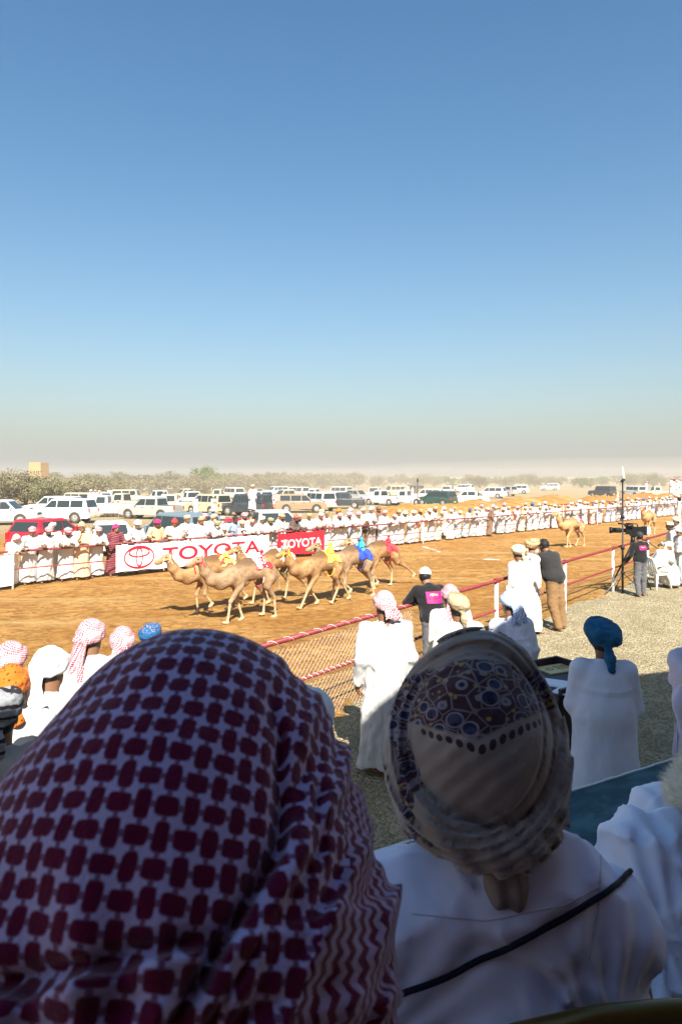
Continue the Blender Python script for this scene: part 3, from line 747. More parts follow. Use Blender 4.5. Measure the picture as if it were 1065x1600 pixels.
def body_mesh(J, res=.012, kind='man', gs=1.0):
    S = SDF((-.5, -.55, -.02), (.5, .95, 1.9), res)
    S.ell(J['chest'], (.145, .095, .17), (-.0, 0, 0), .06); S.ell(J['belly'], (.135, .095, .14), None, .08); S.ell((0, 0, .93), (.15, .11, .10), None, .08)
    S.chain([J['neck0'], J['neck1'], tuple(Vector(J['head']) + J['hrot'].to_matrix() @ Vector((0, -.02, -.03)))], [.062, .054, .056], .03)
    for s, k in ((-1, 'L'), (1, 'R')):
        S.cap(J['neck0'] + V3(s * .03, 0, -.01), J['sh' + k], .05, .05, .05)
        S.chain([J['sh' + k], (J['sh' + k] + J['el' + k]) / 2, J['el' + k]], [.052, .045, .037], .03); S.chain([J['el' + k], J['el' + k] * .7 + J['wr' + k] * .3, J['wr' + k]], [.037, .037, .024], .015)
        S.chain([J['hip' + k], J['kn' + k], J['an' + k]], [.082, .054, .036], .03); S.chain([J['an' + k] + V3(0, -.03, -.03), J['toe' + k] + V3(0, 0, -.0)], [.036, .027], .02)
        d = J['wr' + k] - J['el' + k]; d /= np.linalg.norm(d)
        n = (0, .35, -1) if abs(d[2]) < .7 else (-s, .2, 0)
        hand(S, J['wr' + k], d if abs(d[2]) > .7 else (d[0] * .9, d[1] + .25, d[2] * .5 - .1), n, s, r=max(.0095, res * .9), curl=.9)
    head_sdf(S, J); S.D = np.maximum(S.D, (.0 - S.ax[2])[None, None, :].astype(np.float32))
    me = S.mesh('body')
    # eyes: small dark lens shapes set in the sockets, second material of the same body
    M = J['hrot'].to_matrix(); h = Vector(J['head']); mb = MB()
    for s in (-1, 1): mb.ball(h + M @ Vector((s * .031, .0865, .010)), (.010, .010, .006), 8, 6)
    em = mb.mesh(); b = bmesh.new(); b.from_mesh(me); n0 = len(b.faces); b.from_mesh(em); b.faces.ensure_lookup_table()
    for fc in b.faces[n0:]: fc.material_index = 1; fc.smooth = True
    b.to_mesh(me); b.free(); me.materials.append(None); me.materials.append(None)
    return me
def robe_mesh(J, res=.012, seed=0, fat=0, fold=1.0, hem=.09, back_fold=False):
    S = SDF((-.56, -.6, .0), (.56, .9, 1.6), res); r = random.Random(seed)
    S.ell(J['chest'], (.185 + fat, .135 + fat, .19), None, .06); S.ell(J['belly'], (.172 + fat, .135 + fat * 1.2, .17), None, .12)
    S.cap(J['shL'] * .86 + J['chest'] * .14, J['shR'] * .86 + J['chest'] * .14, .074 + fat * .5, None, .05); S.cap(J['neck0'] + V3(0, 0, -.03), J['neck0'] + V3(0, .0, .025), .085, .068, .03)
    back = (J['anL'][1] + J['anR'][1]) / 2
    def skirt(x, y, z):
        t = np.clip((1.05 - z) / .98, 0, 1); up_ = np.clip((z - 1.0) / .21, 0, 1) ** 2; a = (.192 + fat + .085 * t ** .8) * (1 - .42 * up_); b = (.152 + fat * 1.2 + .05 * t) * (1 - .42 * up_); cy = back * t
        th = np.arctan2(x, y - cy); rad = np.sqrt((x / a) ** 2 + ((y - cy) / b) ** 2)
        w = fold * (.4 + t) * (.028 * np.sin(th * 5 + seed + 1.5 * t) + .018 * np.sin(th * 9 + seed * 2.1 - t * 2) + .010 * np.sin(th * 15 + seed))
        d = (rad - 1 - w) * np.minimum(a, b)
        return np.maximum(d * .85, np.maximum(hem + .012 * np.sin(th * 3 + seed) - z, z - 1.20))
    S.fn((-.34, -.50, hem - .02), (.34, .34, 1.21), skirt, .13)
    for s, k in ((-1, 'L'), (1, 'R')):
        e, w, h = J['el' + k], J['wr' + k], J['sh' + k]
        S.chain([h, e], [.080, .066], .05); S.chain([e, w * .93 + e * .07], [.064, .056], .02)
        S.cap(w * .99 + e * .01, w * 1.0 + (w - e) * .12, .040, .043, .004, 's')
    f = lambda x, y, z: fold * (.014 * vnoise(x * 11 + seed, y * 11, z * 4.2, seed) + .007 * vnoise(x * 22, y * 22, z * 8, seed + 1) + (.004 * vnoise(x * 40, y * 40, z * 18, seed + 2) if res < .01 else 0))
    S.disp(f); return S.mesh('robe')
def shirt_mesh(J, res, sleeve='short', fat=0):
    S = SDF((-.56, -.6, .8), (.56, .9, 1.6), res)
    S.ell(J['chest'], (.18 + fat, .125 + fat, .19), None, .06); S.ell(J['belly'], (.165 + fat, .13 + fat, .19), None, .1); S.ell((0, 0, .98), (.17 + fat, .13 + fat, .13), None, .08)
    S.cap(J['shL'] * .86 + J['chest'] * .14, J['shR'] * .86 + J['chest'] * .14, .07 + fat * .5, None, .05); S.cap(J['neck0'], J['neck0'] + V3(0, .0, .035), .08, .066, .03)
    for k in 'LR':
        e, w, h = J['el' + k], J['wr' + k], J['sh' + k]; S.cap(h, h * .25 + e * .75 if sleeve == 'short' else e, .07, .06, .04)
        if sleeve == 'long': S.cap(e, w, .058, .042, .02)
    S.disp(lambda x, y, z: .007 * vnoise(x * 12, y * 12, z * 9, 4) + .004 * vnoise(x * 26, y * 26, z * 20, 5))
    S.clip(2, .885, '>'); return S.mesh('shirt')
def trouser_mesh(J, res, wide=1.0):
    S = SDF((-.4, -.5, .0), (.4, .4, 1.05), res); S.ell((0, 0, .93), (.165 * wide ** .5, .125 * wide ** .5, .12), None, .06)
    for k in 'LR':
        S.chain([J['hip' + k], J['kn' + k], J['an' + k]], [.098 * wide, .078 * wide, .064 * wide], .04)
    S.disp(lambda x, y, z: .008 * vnoise(x * 10, y * 10, z * 16, 7) + .004 * vnoise(x * 24, y * 24, z * 30, 8)); S.clip(2, .07, '>'); S.clip(2, 1.0, '<'); return S.mesh('trousers')
def shoe_mesh(J):
    mb = MB()
    for k in 'LR': a, t = J['an' + k], J['toe' + k]; mb.ball((a + t) / 2 + V3(0, .015, -.03), (.045, .13, .038), 10, 6)
    return mb.mesh('shoes')
# headwear, built round the skull centre (origin), facing +Y
def turban_mesh(seed=0, res=.008, tail=True, big=1.0, tilt=.22):
    r = random.Random(seed); S = SDF((-.20, -.22, -.30), (.20, .20, .22), res)
    S.ell((0, -.012, .055), (.090 * big, .110 * big, .098 * big), None, .01)
    for i in range(5):
        a = r.uniform(-.32, .32); b = r.uniform(-.22, .22) + tilt
        S.torus((r.uniform(-.006, .006), -.01 + r.uniform(-.006, .006), .040 + .011 * i), (.082 + .004 * math.sin(i * 2)) * big, .027, (b, a, 0), 1.2, .75, .006)
    S.ell((0, -.015, .125), (.055, .065, .03), None, .01, 'u')
    S.ell((0, .075, -.07), (.075, .075, .10), None, .01, 's'); S.ell((0, .0, -.06), (.072, .088, .09), None, .01, 's')
    if tail:
        S.ell((.0, -.112, -.01), (.036, .026, .026), None, .012); S.chain([(0, -.115, -.02), (.012, -.122, -.09), (.02, -.118, -.16)], [.020, .034, .022], .01)
    S.disp(lambda x, y, z: .0035 * vnoise(x * 34 + seed, y * 34, z * 60, seed) + .002 * vnoise(x * 90, y * 90, z * 90, seed + 1)); return S.mesh('turban')
def scarf_mesh(seed=0, res=.008, long=.30, side=0.):
    """headscarf tied round the head, loose end down the back"""
    S = SDF((-.2, -.26, -.48), (.2, .2, .22), res); r = random.Random(seed)
    S.ell((0, -.012, .045), (.093, .116, .112), None, .01)
    for i in range(3): S.torus((0, -.012, .02 + .016 * i), .088, .020, (.28 + r.uniform(-.15, .15), r.uniform(-.2, .2), 0), 1.18, .7, .006)
    S.ell((side * .5, -.118, -.005), (.042, .03, .035), None, .014)
    S.ell((0, .080, -.075), (.078, .078, .105), None, .01, 's'); S.ell((0, .0, -.08), (.07, .086, .09), None, .01, 's')
    def sheet(x, y, z):
        t = np.clip(-z / long, 0, 1); w = .055 + .05 * t; yc = -.112 - .03 * np.sin(t * 2.2) + .012 * np.sin((x - side * t) * 70)
        return np.maximum(np.maximum(np.abs(y - yc) - .011, np.abs(x - side * t) - w), np.maximum(z - .03, -z - long - .02 * np.sin(x * 40)))
    S.fn((-.19, -.2, -long - .03), (.19, -.03, .04), sheet, .012)
    S.disp(lambda x, y, z: .004 * vnoise(x * 30 + seed, y * 30, z * 30, seed) + .0025 * vnoise(x * 80, y * 80, z * 50, seed + 1)); return S.mesh('headscarf')
def kumma_mesh():
    S = SDF((-.14, -.16, -.02), (.14, .14, .16), .007)
    S.fn((-.11, -.13, .02), (.11, .11, .14), lambda x, y, z: np.maximum((np.sqrt((x / .088) ** 2 + ((y + .01) / .106) ** 2) - 1) * .088, np.abs(z - .078 - y * .2) - .048), 0)
    return S.mesh('cap')
def hair_mesh(full=False):
    S = SDF((-.14, -.16, -.14), (.14, .14, .16), .006); S.ell((0, -.016, .032), (.088, .104, .10), None, 0); S.ell((0, .10, -.05), (.08, .10, .09), None, .01, 's'); S.ell((0, 0, -.10), (.2, .2, .08), None, .01, 's')
    S.disp(lambda x, y, z: .006 * vnoise(x * 60, y * 60, z * 60, 3)); return S.mesh('hair')
def cap_mesh():
    S = SDF((-.14, -.16, -.05), (.14, .26, .17), .006); S.ell((0, -.012, .045), (.088, .106, .092), None, 0); S.ell((0, 0, -.06), (.2, .25, .09), None, .004, 's')
    S.ell((0, .135, .035), (.065, .075, .010), (-.25, 0, 0), .01); return S.mesh('cap')
def beard_mesh():
    S = SDF((-.1, -.06, -.18), (.1, .16, .04), .006); S.ell((0, .036, -.070), (.061, .066, .066), None, 0); S.ell((0, .09, -.022), (.03, .04, .022), None, .01, 's'); S.ell((0, -.02, .02), (.12, .09, .075), None, .01, 's')
    S.disp(lambda x, y, z: .003 * vnoise(x * 80, y * 80, z * 60, 3)); return S.mesh('beard')
HW = {'turban': [('turban', turban_mesh(s, .009)) for s in (1, 2, 3)], 'scarf': [('headscarf', scarf_mesh(s, .009, .26, d)) for s, d in ((4, .03), (5, -.04))],
      'kumma': [('cap', kumma_mesh())], 'hair': [('hair', hair_mesh())], 'cap': [('cap', cap_mesh())]}
BEARD = beard_mesh()
white = cloth('white_cotton', (.50, .49, .475)); cream = cloth('cream_cotton', (.72, .62, .44)); beige = cloth('beige_cotton', (.62, .43, .26)); peach = cloth('peach_cotton', (.66, .40, .22))
maroon = striped('maroon_stripe', (.12, .02, .035), (.25, .10, .10), 90); brown = cloth('brown_cotton', (.17, .10, .06)); darkb = cloth('dark_brown_cotton', (.09, .06, .05)); pinkb = cloth('pink_cotton', (.66, .40, .34))
grey = cloth('grey_cotton', (.30, .29, .27)); lav = cloth('pale_blue_cotton', (.56, .60, .72)); bluesh = cloth('blue_shirt_cotton', (.25, .31, .42)); blackc = cloth('black_cotton', (.012, .012, .013))
tan_tr = cloth('brown_trouser', (.20, .115, .05)); jean = cloth('grey_denim', (.10, .10, .105)); violet = cloth('pale_violet_cotton', (.62, .56, .74)); white2 = cloth('white_linen', (.74, .72, .66))
sk1 = skin('skin_brown', (.19, .092, .048)); sk2 = skin('skin_tan', (.25, .128, .072)); sk3 = skin('skin_dark', (.085, .045, .028)); eye = mat('eye_dark', col=(.02, .012, .01), rough=.15, spec=.6)
hairm = mat('hair_black', col=(.012, .010, .010), rough=.6); hairg = mat('hair_grey', col=(.45, .42, .38), rough=.8); shoe = mat('shoe_leather', col=(.03, .018, .012), rough=.5)
H_ = {'pink': checked('scarf_pink_check', (.42, .012, .05), (.72, .52, .53), .016), 'magenta': cloth('turban_magenta', (.38, .03, .12)), 'red': checked('scarf_red', (.5, .012, .02), (.55, .08, .07), .02), 'white': cloth('turban_white', (.78, .77, .74)),
      'beige': striped('turban_beige', (.60, .46, .29), (.42, .26, .13), 70), 'tan': striped('turban_tan', (.45, .30, .16), (.22, .12, .06), 95, (.5, .42, .3)), 'cream': striped('turban_cream', (.72, .64, .48), (.60, .50, .34), 50),
      'grey': striped('turban_grey', (.46, .43, .40), (.24, .21, .19), 80), 'brown': striped('turban_brown', (.28, .12, .06), (.16, .07, .05), 80), 'maroon': striped('turban_maroon', (.30, .05, .06), (.42, .16, .12), 90),
      'orange': striped('turban_orange', (.62, .25, .05), (.35, .12, .03), 90), 'blue': striped('turban_blue', (.03, .12, .30), (.10, .22, .36), 70), 'green': striped('turban_olive', (.22, .22, .12), (.40, .34, .20), 90), 'black': hairm}
RM = {'white': white, 'cream': cream, 'beige': beige, 'peach': peach, 'maroon': maroon, 'brown': brown, 'dark brown': darkb, 'pink': pinkb, 'grey': grey, 'pale blue': lav, 'violet': violet, 'ivory': white2}
PROTO = {}
def proto(pose, garment, seed, turn):
    key = (pose, garment, seed, turn)
    if key not in PROTO:
        J = skeleton(pose, turn, 0); d = dict(J=J, body=body_mesh(J, .0145))
        if garment == 'robe': d['parts'] = [('robe', robe_mesh(J, .015, seed))]
        else: d['parts'] = [('shirt', shirt_mesh(J, .013, 'short')), ('trousers', trouser_mesh(J, .014)), ('shoes', shoe_mesh(J))]
        PROTO[key] = d
    return PROTO[key]
def add_head(r, J, hw, hm, beard=None, k=0):
    if hw:
        nm, me = HW[hw][k % len(HW[hw])]; ob(nm, me, hm, r, tuple(J['head']), J['hrot'])
    if beard: ob('beard', BEARD, beard, r, tuple(J['head']), J['hrot'])
def person(x, y, z, ht, rz, label, pose='stand', garment='robe', gm=None, sm=None, hw='turban', hm=None, seed=0, turn=0., group=None, beard=None, k=0, gm2=None, cat='person'):
    d = proto(pose, garment, seed, turn); r = empty('person', (x, y, z), rz, label, cat, group); s = ht / 1.76; r.scale = (s, s, s)
    ob('body', d['body'], [sm or sk1, eye], r)
    for nm, me in d['parts']: ob(nm, me, {'robe': gm, 'shirt': gm, 'trousers': gm2 or tan_tr, 'shoes': shoe}[nm], r)
    add_head(r, d['J'], hw, hm, beard, k); return r
FACE = math.atan2(RN[0], -RN[1])       # facing the track from the far side
POSEKEYS = [('crossed', 0, 0.), ('crossed', 3, .5), ('grip', 1, 0.), ('grip', 4, -.45), ('gripL', 2, .3), ('chin', 5, -.2), ('stand', 6, .2), ('fold', 7, -.2), ('stand', 8, -.5), ('hold', 9, 0.)]
ORD = 'first second third fourth fifth sixth seventh eighth ninth tenth eleventh twelfth'.split()
hwword = {'turban': 'turban', 'scarf': 'headscarf', 'kumma': 'embroidered cap', 'hair': 'bare black hair', 'cap': 'peaked cap'}
def crowd(px, ytop, robe, hcol, hw='turban', row=0, pose=None, sm=None, lab='', garment='robe', beard=None, group='spectators along the far rail', ht=None, gm=None):
    """one spectator behind the far rail, under photo column px, with the head top at ytop"""
    off = .36 if row == 0 else (.95 if row == 1 else 1.6)
    t = rail_pt(px)[1]; 
    k = (px - 532.5) / F; q = RP + RN * off; t = (k * q[1] - q[0]) / (RD[0] - k * RD[1]); p = q + RD * t
    top = py2z(ytop, p[1]); z = zg1(p[0], p[1]) if row else TZ
    P = pose or POSEKEYS[0]; lean = POSES[P[0]]['lean']; J = proto(P[0], garment, P[1], P[2])['J']; topl = J['head'][2] + .15
    if ht is None: ht = (top - z) / topl * 1.76; 
    ht = min(max(ht, 1.0), 1.98)
    return person(p[0], p[1], z, ht, FACE + RNG.uniform(-.25, .25), lab, P[0], garment, gm or RM[robe], sm or RNG.choice([sk1, sk1, sk2, sk3]), hw, H_[hcol], P[1], P[2], group, beard, k=RNG.randrange(3))
CR, CR2, GR, GR2, GL, CH, ST, FO, ST2, HO = POSEKEYS
L = [ # px, ytop, robe, headwear colour, kind, row, pose, skin, label
 (18, 834, 'ivory', 'white', 'scarf', 0, CR, sk1, 'boy in white bending low over the far rail, white headscarf, at the left edge'),
 (46, 822, 'white', 'pink', 'turban', 0, GR2, sk1, 'man in white, pink turban, head turned aside, next to the stooping boy'),
 (72, 822, 'white', 'pink', 'turban', 0, GR, sk1, 'man in white, pink turban, directly in front of a man in a cream turban'),
 (82, 816, 'cream', 'cream', 'turban', 1, ST, sk1, 'man in cream robe and cream turban half hidden behind the front row at left'),
 (104, 823, 'white', 'pink', 'turban', 0, CR2, sk1, 'man in white and pink turban leaning on crossed arms left of the beige robed man'),
 (127, 814, 'beige', 'beige', 'scarf', 0, CH, sk1, 'man in beige robe and beige headscarf holding his hand to his chin'),
 (151, 822, 'white', 'pink', 'turban', 0, CR, sk1, 'man in white, pink turban, leaning on the rail right of the beige robed man'),
 (179, 818, 'maroon', 'magenta', 'scarf', 0, GL, sk2, 'youth in dark maroon striped robe and magenta headscarf at the banner end'),
 (210, 808, 'white', 'white', 'turban', 0, GR, sk1, 'stout man in white with white turban above the red oval emblem'),
 (241, 799, 'peach', 'magenta', 'turban', 0, GR, sk3, 'big dark skinned man in peach robe and magenta turban'),
 (268, 807, 'cream', 'red', 'scarf', 0, GR2, sk1, 'man in cream robe with bright red scarf hanging beside his face'),
 (284, 825, 'white', 'pink', 'turban', 0, CR, sk2, 'child with pink turban whose face just clears the rail beside the red scarf man'),
 (292, 800, 'white', 'beige', 'turban', 1, ST, sk1, 'man in white and beige turban standing behind the child in pink turban'),
 (311, 800, 'white', 'tan', 'turban', 0, GL, sk1, 'tall man in white with tan turban right of the child in pink turban'),
 (319, 797, 'white', 'pink', 'turban', 2, ST2, sk1, 'man in pink turban mostly hidden behind the tall man with tan turban'),
 (332, 813, 'white', 'green', 'turban', 0, CR, sk1, 'boy in white with olive turban under the bearded man'),
 (333, 796, 'white', 'beige', 'turban', 1, ST, sk1, 'grey bearded man in white and broad beige turban behind the boy with olive turban'),
 (347, 806, 'cream', 'grey', 'turban', 1, ST2, sk1, 'child in cream with grey turban between bearded man and blue shirt man'),
 (346, 822, 'cream', 'cream', 'kumma', 0, CR2, sk1, 'small child in cream cap peering over the rail beside the blue shirt man'),
 (374, 813, 'white', 'beige', 'turban', 0, GL, sk1, 'boy in white with beige turban right of the blue shirt man'),
 (381, 800, 'white', 'pink', 'turban', 1, ST, sk1, 'man in pink turban standing in front of the red sedan'),
 (389, 810, 'white', 'beige', 'kumma', 0, CR, sk1, 'man in white and beige embroidered cap in front of the red sedan'),
 (403, 806, 'white', 'white', 'turban', 0, GR2, sk1, 'man in white and white turban right of the beige embroidered cap'),
 (417, 808, 'white', 'green', 'turban', 0, CR2, sk1, 'man in white and olive turban left of the mottled tan turban'),
 (434, 796, 'white', 'tan', 'scarf', 0, GR, sk1, 'man in white with bulky mottled tan headscarf before the white pickup cab'),
 (454, 804, 'dark brown', 'maroon', 'turban', 0, CR, sk1, 'man in dark brown robe and maroon turban leaning on the rail'),
 (463, 803, 'white', 'pink', 'turban', 0, GL, sk2, 'man in white, pink turban, touching shoulders with the dark brown robe'),
 (479, 801, 'white', 'beige', 'kumma', 0, GR, sk1, 'man in white and beige cap between pink turban and pink robed man'),
 (493, 799, 'pink', 'grey', 'scarf', 0, CR2, sk1, 'man in pale pink robe and grey headscarf'),
 (501, 790, 'white', 'beige', 'turban', 1, ST, sk1, 'man in white and beige turban behind the pale pink robe'),
 (509, 798, 'white', 'green', 'kumma', 0, FO, sk1, 'man in white with olive cap right of the pale pink robe'),
 (525, 801, 'white', 'pink', 'turban', 0, CR, sk2, 'man in white and pink turban below the man with orange turban'),
 (537, 799, 'white', 'pink', 'turban', 0, CR2, sk1, 'man in white and pink turban between the orange turban and the violet robe'),
 (528, 786, 'white', 'orange', 'turban', 1, ST, sk1, 'man in white with orange turban in the second row'),
 (546, 786, 'violet', 'white', 'turban', 1, ST2, sk3, 'dark skinned man in pale violet robe and white turban in the second row'),
 (554, 799, 'white', 'pink', 'turban', 0, GR, sk1, 'man in white and pink turban in front of the violet robe'),
 (566, 788, 'white', 'white', 'kumma', 1, ST, sk1, 'man in white and white cap behind the boy in dark waistcoat'),
 (579, 787, 'white', 'white', 'turban', 1, FO, sk1, 'man in white turban behind the boy in grey robe'),
 (580, 810, 'grey', 'grey', 'turban', 0, CR, sk1, 'boy in grey robe and grey turban at the rail'),
 (590, 789, 'brown', 'brown', 'turban', 1, ST2, sk1, 'man in brown robe and brown turban in the second row'),
 (598, 797, 'white', 'pink', 'turban', 0, GL, sk1, 'man in white and pink turban right of the boy in grey robe'),
 (609, 803, 'white', 'pink', 'turban', 0, CR, sk1, 'short man in white and pink turban right of a taller pink turban'),
 (617, 796, 'white', 'tan', 'turban', 0, GR, sk1, 'man in white and tan turban above the red saddled camel'),
 (626, 797, 'white', 'white', 'scarf', 0, CR2, sk1, 'man in white with white headscarf beside the tan turban above the red saddle'),
 (642, 797, 'white', 'white', 'turban', 0, GL, sk1, 'man in white turban left of the brown robed man'),
 (651, 795, 'pink', 'tan', 'turban', 0, GR2, sk3, 'dark skinned man in rosy brown robe near the white rail post'),
 (663, 794, 'cream', 'cream', 'turban', 0, CR, sk1, 'man in cream robe directly behind the white rail post'),
 (674, 791, 'white', 'tan', 'turban', 0, GR, sk1, 'man in white and tan turban just right of the white rail post'),
]
for (px, yt, rb, hc, hw, row, ps, smn, lab) in L:
    crowd(px, yt, rb, hc, hw, row, ps, smn, lab, beard=(hairg if 'bearded' in lab else (hairm if RNG.random() < .35 and 'boy' not in lab and 'child' not in lab else None)))
crowd(362, 804, 'white', 'black', 'hair', 0, GR, sk3, 'bare headed dark skinned man in blue short sleeved shirt at the rail', 'shirt', gm=bluesh)
crowd(569, 810, 'grey', 'cream', 'turban', 0, GR, sk1, 'boy in black shirt and cream turban in front of the white cap man', 'shirt', gm=blackc)
# denser crowd to the right
px = 686.; i = 0; hcs = ['pink', 'pink', 'white', 'tan', 'white', 'beige', 'pink', 'cream', 'green', 'grey', 'blue', 'brown']
while px < 1100:
    Z = rail_pt(px)[0][1]; stp = RNG.choice([.42, .46, .55, .62, .8]) * F / Z * RD[0]
    htm = RNG.uniform(1.55, 1.78); rb = RNG.choice(['white'] * 9 + ['cream', 'ivory', 'ivory', 'grey', 'pink', 'pale blue']); hc = RNG.choice(hcs); hw = RNG.choice(['turban', 'turban', 'scarf', 'kumma']); ps = RNG.choice(POSEKEYS)
    where = 'right of the white rail post' if px < 725 else 'left of the brown cloaked man' if px < 768 else 'right of the brown cloaked man' if px < 820 else 'left of the lone camel' if px < 872 else 'behind the lone camel' if px < 915 else 'left of the black mast' if px < 972 else 'beyond the black mast' if px < 1020 else 'near the right edge'
    hw2 = {'turban': 'turban', 'scarf': 'headscarf', 'kumma': 'cap', 'hair': 'hair'}[hw]; lab = '%s robed spectator, %s %s, front row %s' % (rb, hc, hw2, where)
    if abs(px - 770) > 7:
        crowd(px, 0, rb, hc, hw, 0, ps, None, lab, ht=htm, group='front row ' + where)
    if RNG.random() < .62:
        rb2 = RNG.choice(['white'] * 7 + ['cream', 'ivory', 'beige']); hc2 = RNG.choice(hcs); row = RNG.choice([1, 1, 2])
        crowd(px + stp * .4, 0, rb2, hc2, RNG.choice(['turban', 'scarf']), row, RNG.choice([ST, ST2, FO]), None, '%s robed spectator, %s headwear, rear rows %s' % (rb2, hc2, where), ht=RNG.uniform(1.62, 1.85), group='rear rows ' + where)
    px += stp; i += 1
# man in a long brown cloak, and figures standing on things behind
pc = rail_pt(768)[0] + RN * .1
r = person(pc[0], pc[1], TZ, 1.9, FACE + .9, 'man in a long brown cloak over white, standing at the crowd rail', 'gripL', 'robe', brown, sk1, 'scarf', H_['pink'], 2, .3)
def standing(px, ytop, ybot, lab, pose=ST, hc='white', Z=None, rz=None, robe=white, group=None):
    Z = Z or F * (H - TZ) / (ybot - 745); z = py2z(ybot, Z); ht = (ybot - ytop) * Z / F
    return person(px2x(px, Z), Z, z, ht, FACE if rz is None else rz, lab, pose[0], 'robe', robe, RNG.choice([sk1, sk2]), 'turban', H_[hc], pose[1], pose[2], group, k=RNG.randrange(3))
# ------------------------------------------------------------ camels
def fur_fn(c1, c2, c3):
    def fn(b):
        c = coords('Object'); x, y, z = xyz(c); n = noise(c, 5, 5, .65)
        r = mixc(smooth(n, .35, .65), c1, c2)
        hump = smooth(z + n * .5, 1.50, 1.66); r = mixc(E.m('MULTIPLY', hump, smooth(y, .62, .35)) * .8, r, c3)
        r = mixc(smooth(z, .75, .25) * .55, r, (.58, .43, .26))
        add_bump(b, noise(coords('Object', (14, 5, 14)), 5, 4) , .45, .02); return r
    return fn
fur = [mat('camel_fur_tan', fur_fn((0.210, 0.113, 0.046), (0.370, 0.218, 0.101), (.09, .045, .022)), rough=.9, spec=.12), mat('camel_fur_grey', fur_fn((0.202, 0.126, 0.067), (0.336, 0.218, 0.126), (.09, .05, .03)), rough=.9, spec=.12), mat('camel_fur_gold', fur_fn((0.336, 0.189, 0.076), (0.437, 0.269, 0.126), (.24, .12, .05)), rough=.9, spec=.12)]
def camel_sdf(S, P):
    n = [V3(0, .56, 1.08), V3(0, .82, .99), V3(0, 1.04, 1.06), V3(0, 1.20, 1.26), V3(0, 1.30, 1.47)]
    lift = P.get('neck', 0); n = [p + V3(0, -.05 * lift * i, .05 * lift * i) for i, p in enumerate(n)]
    S.ell((0, .0, 1.16), (.215, .62, .225), None, .1); S.ell((0, .38, 1.09), (.175, .27, .26), None, .1); S.ell((0, .10, 1.35), (.115, .26, .16), (0.0, 0, 0), .12); S.ell((0, -.46, 1.12), (.175, .24, .22), None, .1)
    S.ell((0, .30, .90), (.12, .24, .10), None, .08)
    S.ell((0, -.32, .84), (.17, .30, .13), None, .10, 's')
    S.chain(n, [.225, .178, .148, .124, .098], .08)
    h = n[-1]; M = lambda y, z: V3(0, y * 1.22, z * 1.22) + h
    S.ell(M(.07, .05), (.086, .156, .098), (-.25, 0, 0), .04); S.ell(M(.20, .005), (.060, .136, .070), (-.28, 0, 0), .04); S.ell(M(.285, -.02), (.054, .060, .057), None, .02); S.ell(M(.22, -.048), (.040, .095, .028), (-.2, 0, 0), .015)
    for s in (-1, 1):
        S.ell(M(.085, .085) + V3(s * .058, 0, 0), (.026, .040, .021), None, .02); S.cap(M(-.03, .10) + V3(s * .045, 0, 0), M(-.065, .175) + V3(s * .07, 0, 0), .022, .008, .012)
        S.ell(M(.31, -.005) + V3(s * .018, .01, 0), (.008, .012, .007), None, .006, 's')
    for s, key in ((-1, 'FL'), (1, 'FR')):
        k, f = P[key]; x = s * .125
        S.ell((x, .40, .98), (.085, .15, .20), None, .06)
        el = V3(x, .36, .84); kn = V3(x * 1.02, k[0], k[1]); ft = V3(x * 1.05, f[0], f[1])
        S.chain([el, kn], [.085, .050], .05); S.ell(kn, (.050, .052, .062), None, .02); S.chain([kn, kn * .35 + ft * .65, ft], [.041, .030, .031], .015); leg_foot(S, kn, ft)
    for s, key in ((-1, 'HL'), (1, 'HR')):
        k, f = P[key]; x = s * .125; st = V3(x * 1.1, -.38 + (k[0] + .6) * .45, .80); kn = V3(x, k[0], k[1]); ft = V3(x, f[0], f[1])
        S.ell((x, -.48, 1.02), (.10, .19, .21), (.25, 0, 0), .08); S.chain([V3(x, -.44, .96), st], [.13, .105], .06); S.chain([st, kn], [.092, .045], .04); S.ell(kn, (.042, .05, .055), None, .02); S.chain([kn, kn * .3 + ft * .7, ft], [.038, .029, .031], .015); leg_foot(S, kn, ft)
    S.chain([V3(0, -.68, 1.14), V3(.02, -.78, .98), V3(.02 + P.get('tail', 0), -.80, .74)], [.035, .022, .020], .02); S.ell((.02 + P.get('tail', 0), -.80, .68), (.025, .03, .07), None, .01)
    return n
def leg_foot(S, kn, ft):
    d = ft - kn; d /= np.linalg.norm(d); fwd = V3(0, -d[2], d[1]); c = ft + fwd * .045 + d * .02
    a = math.atan2(fwd[2], fwd[1]); S.ell(c, (.062, .095, .034), (a, 0, 0), .025)
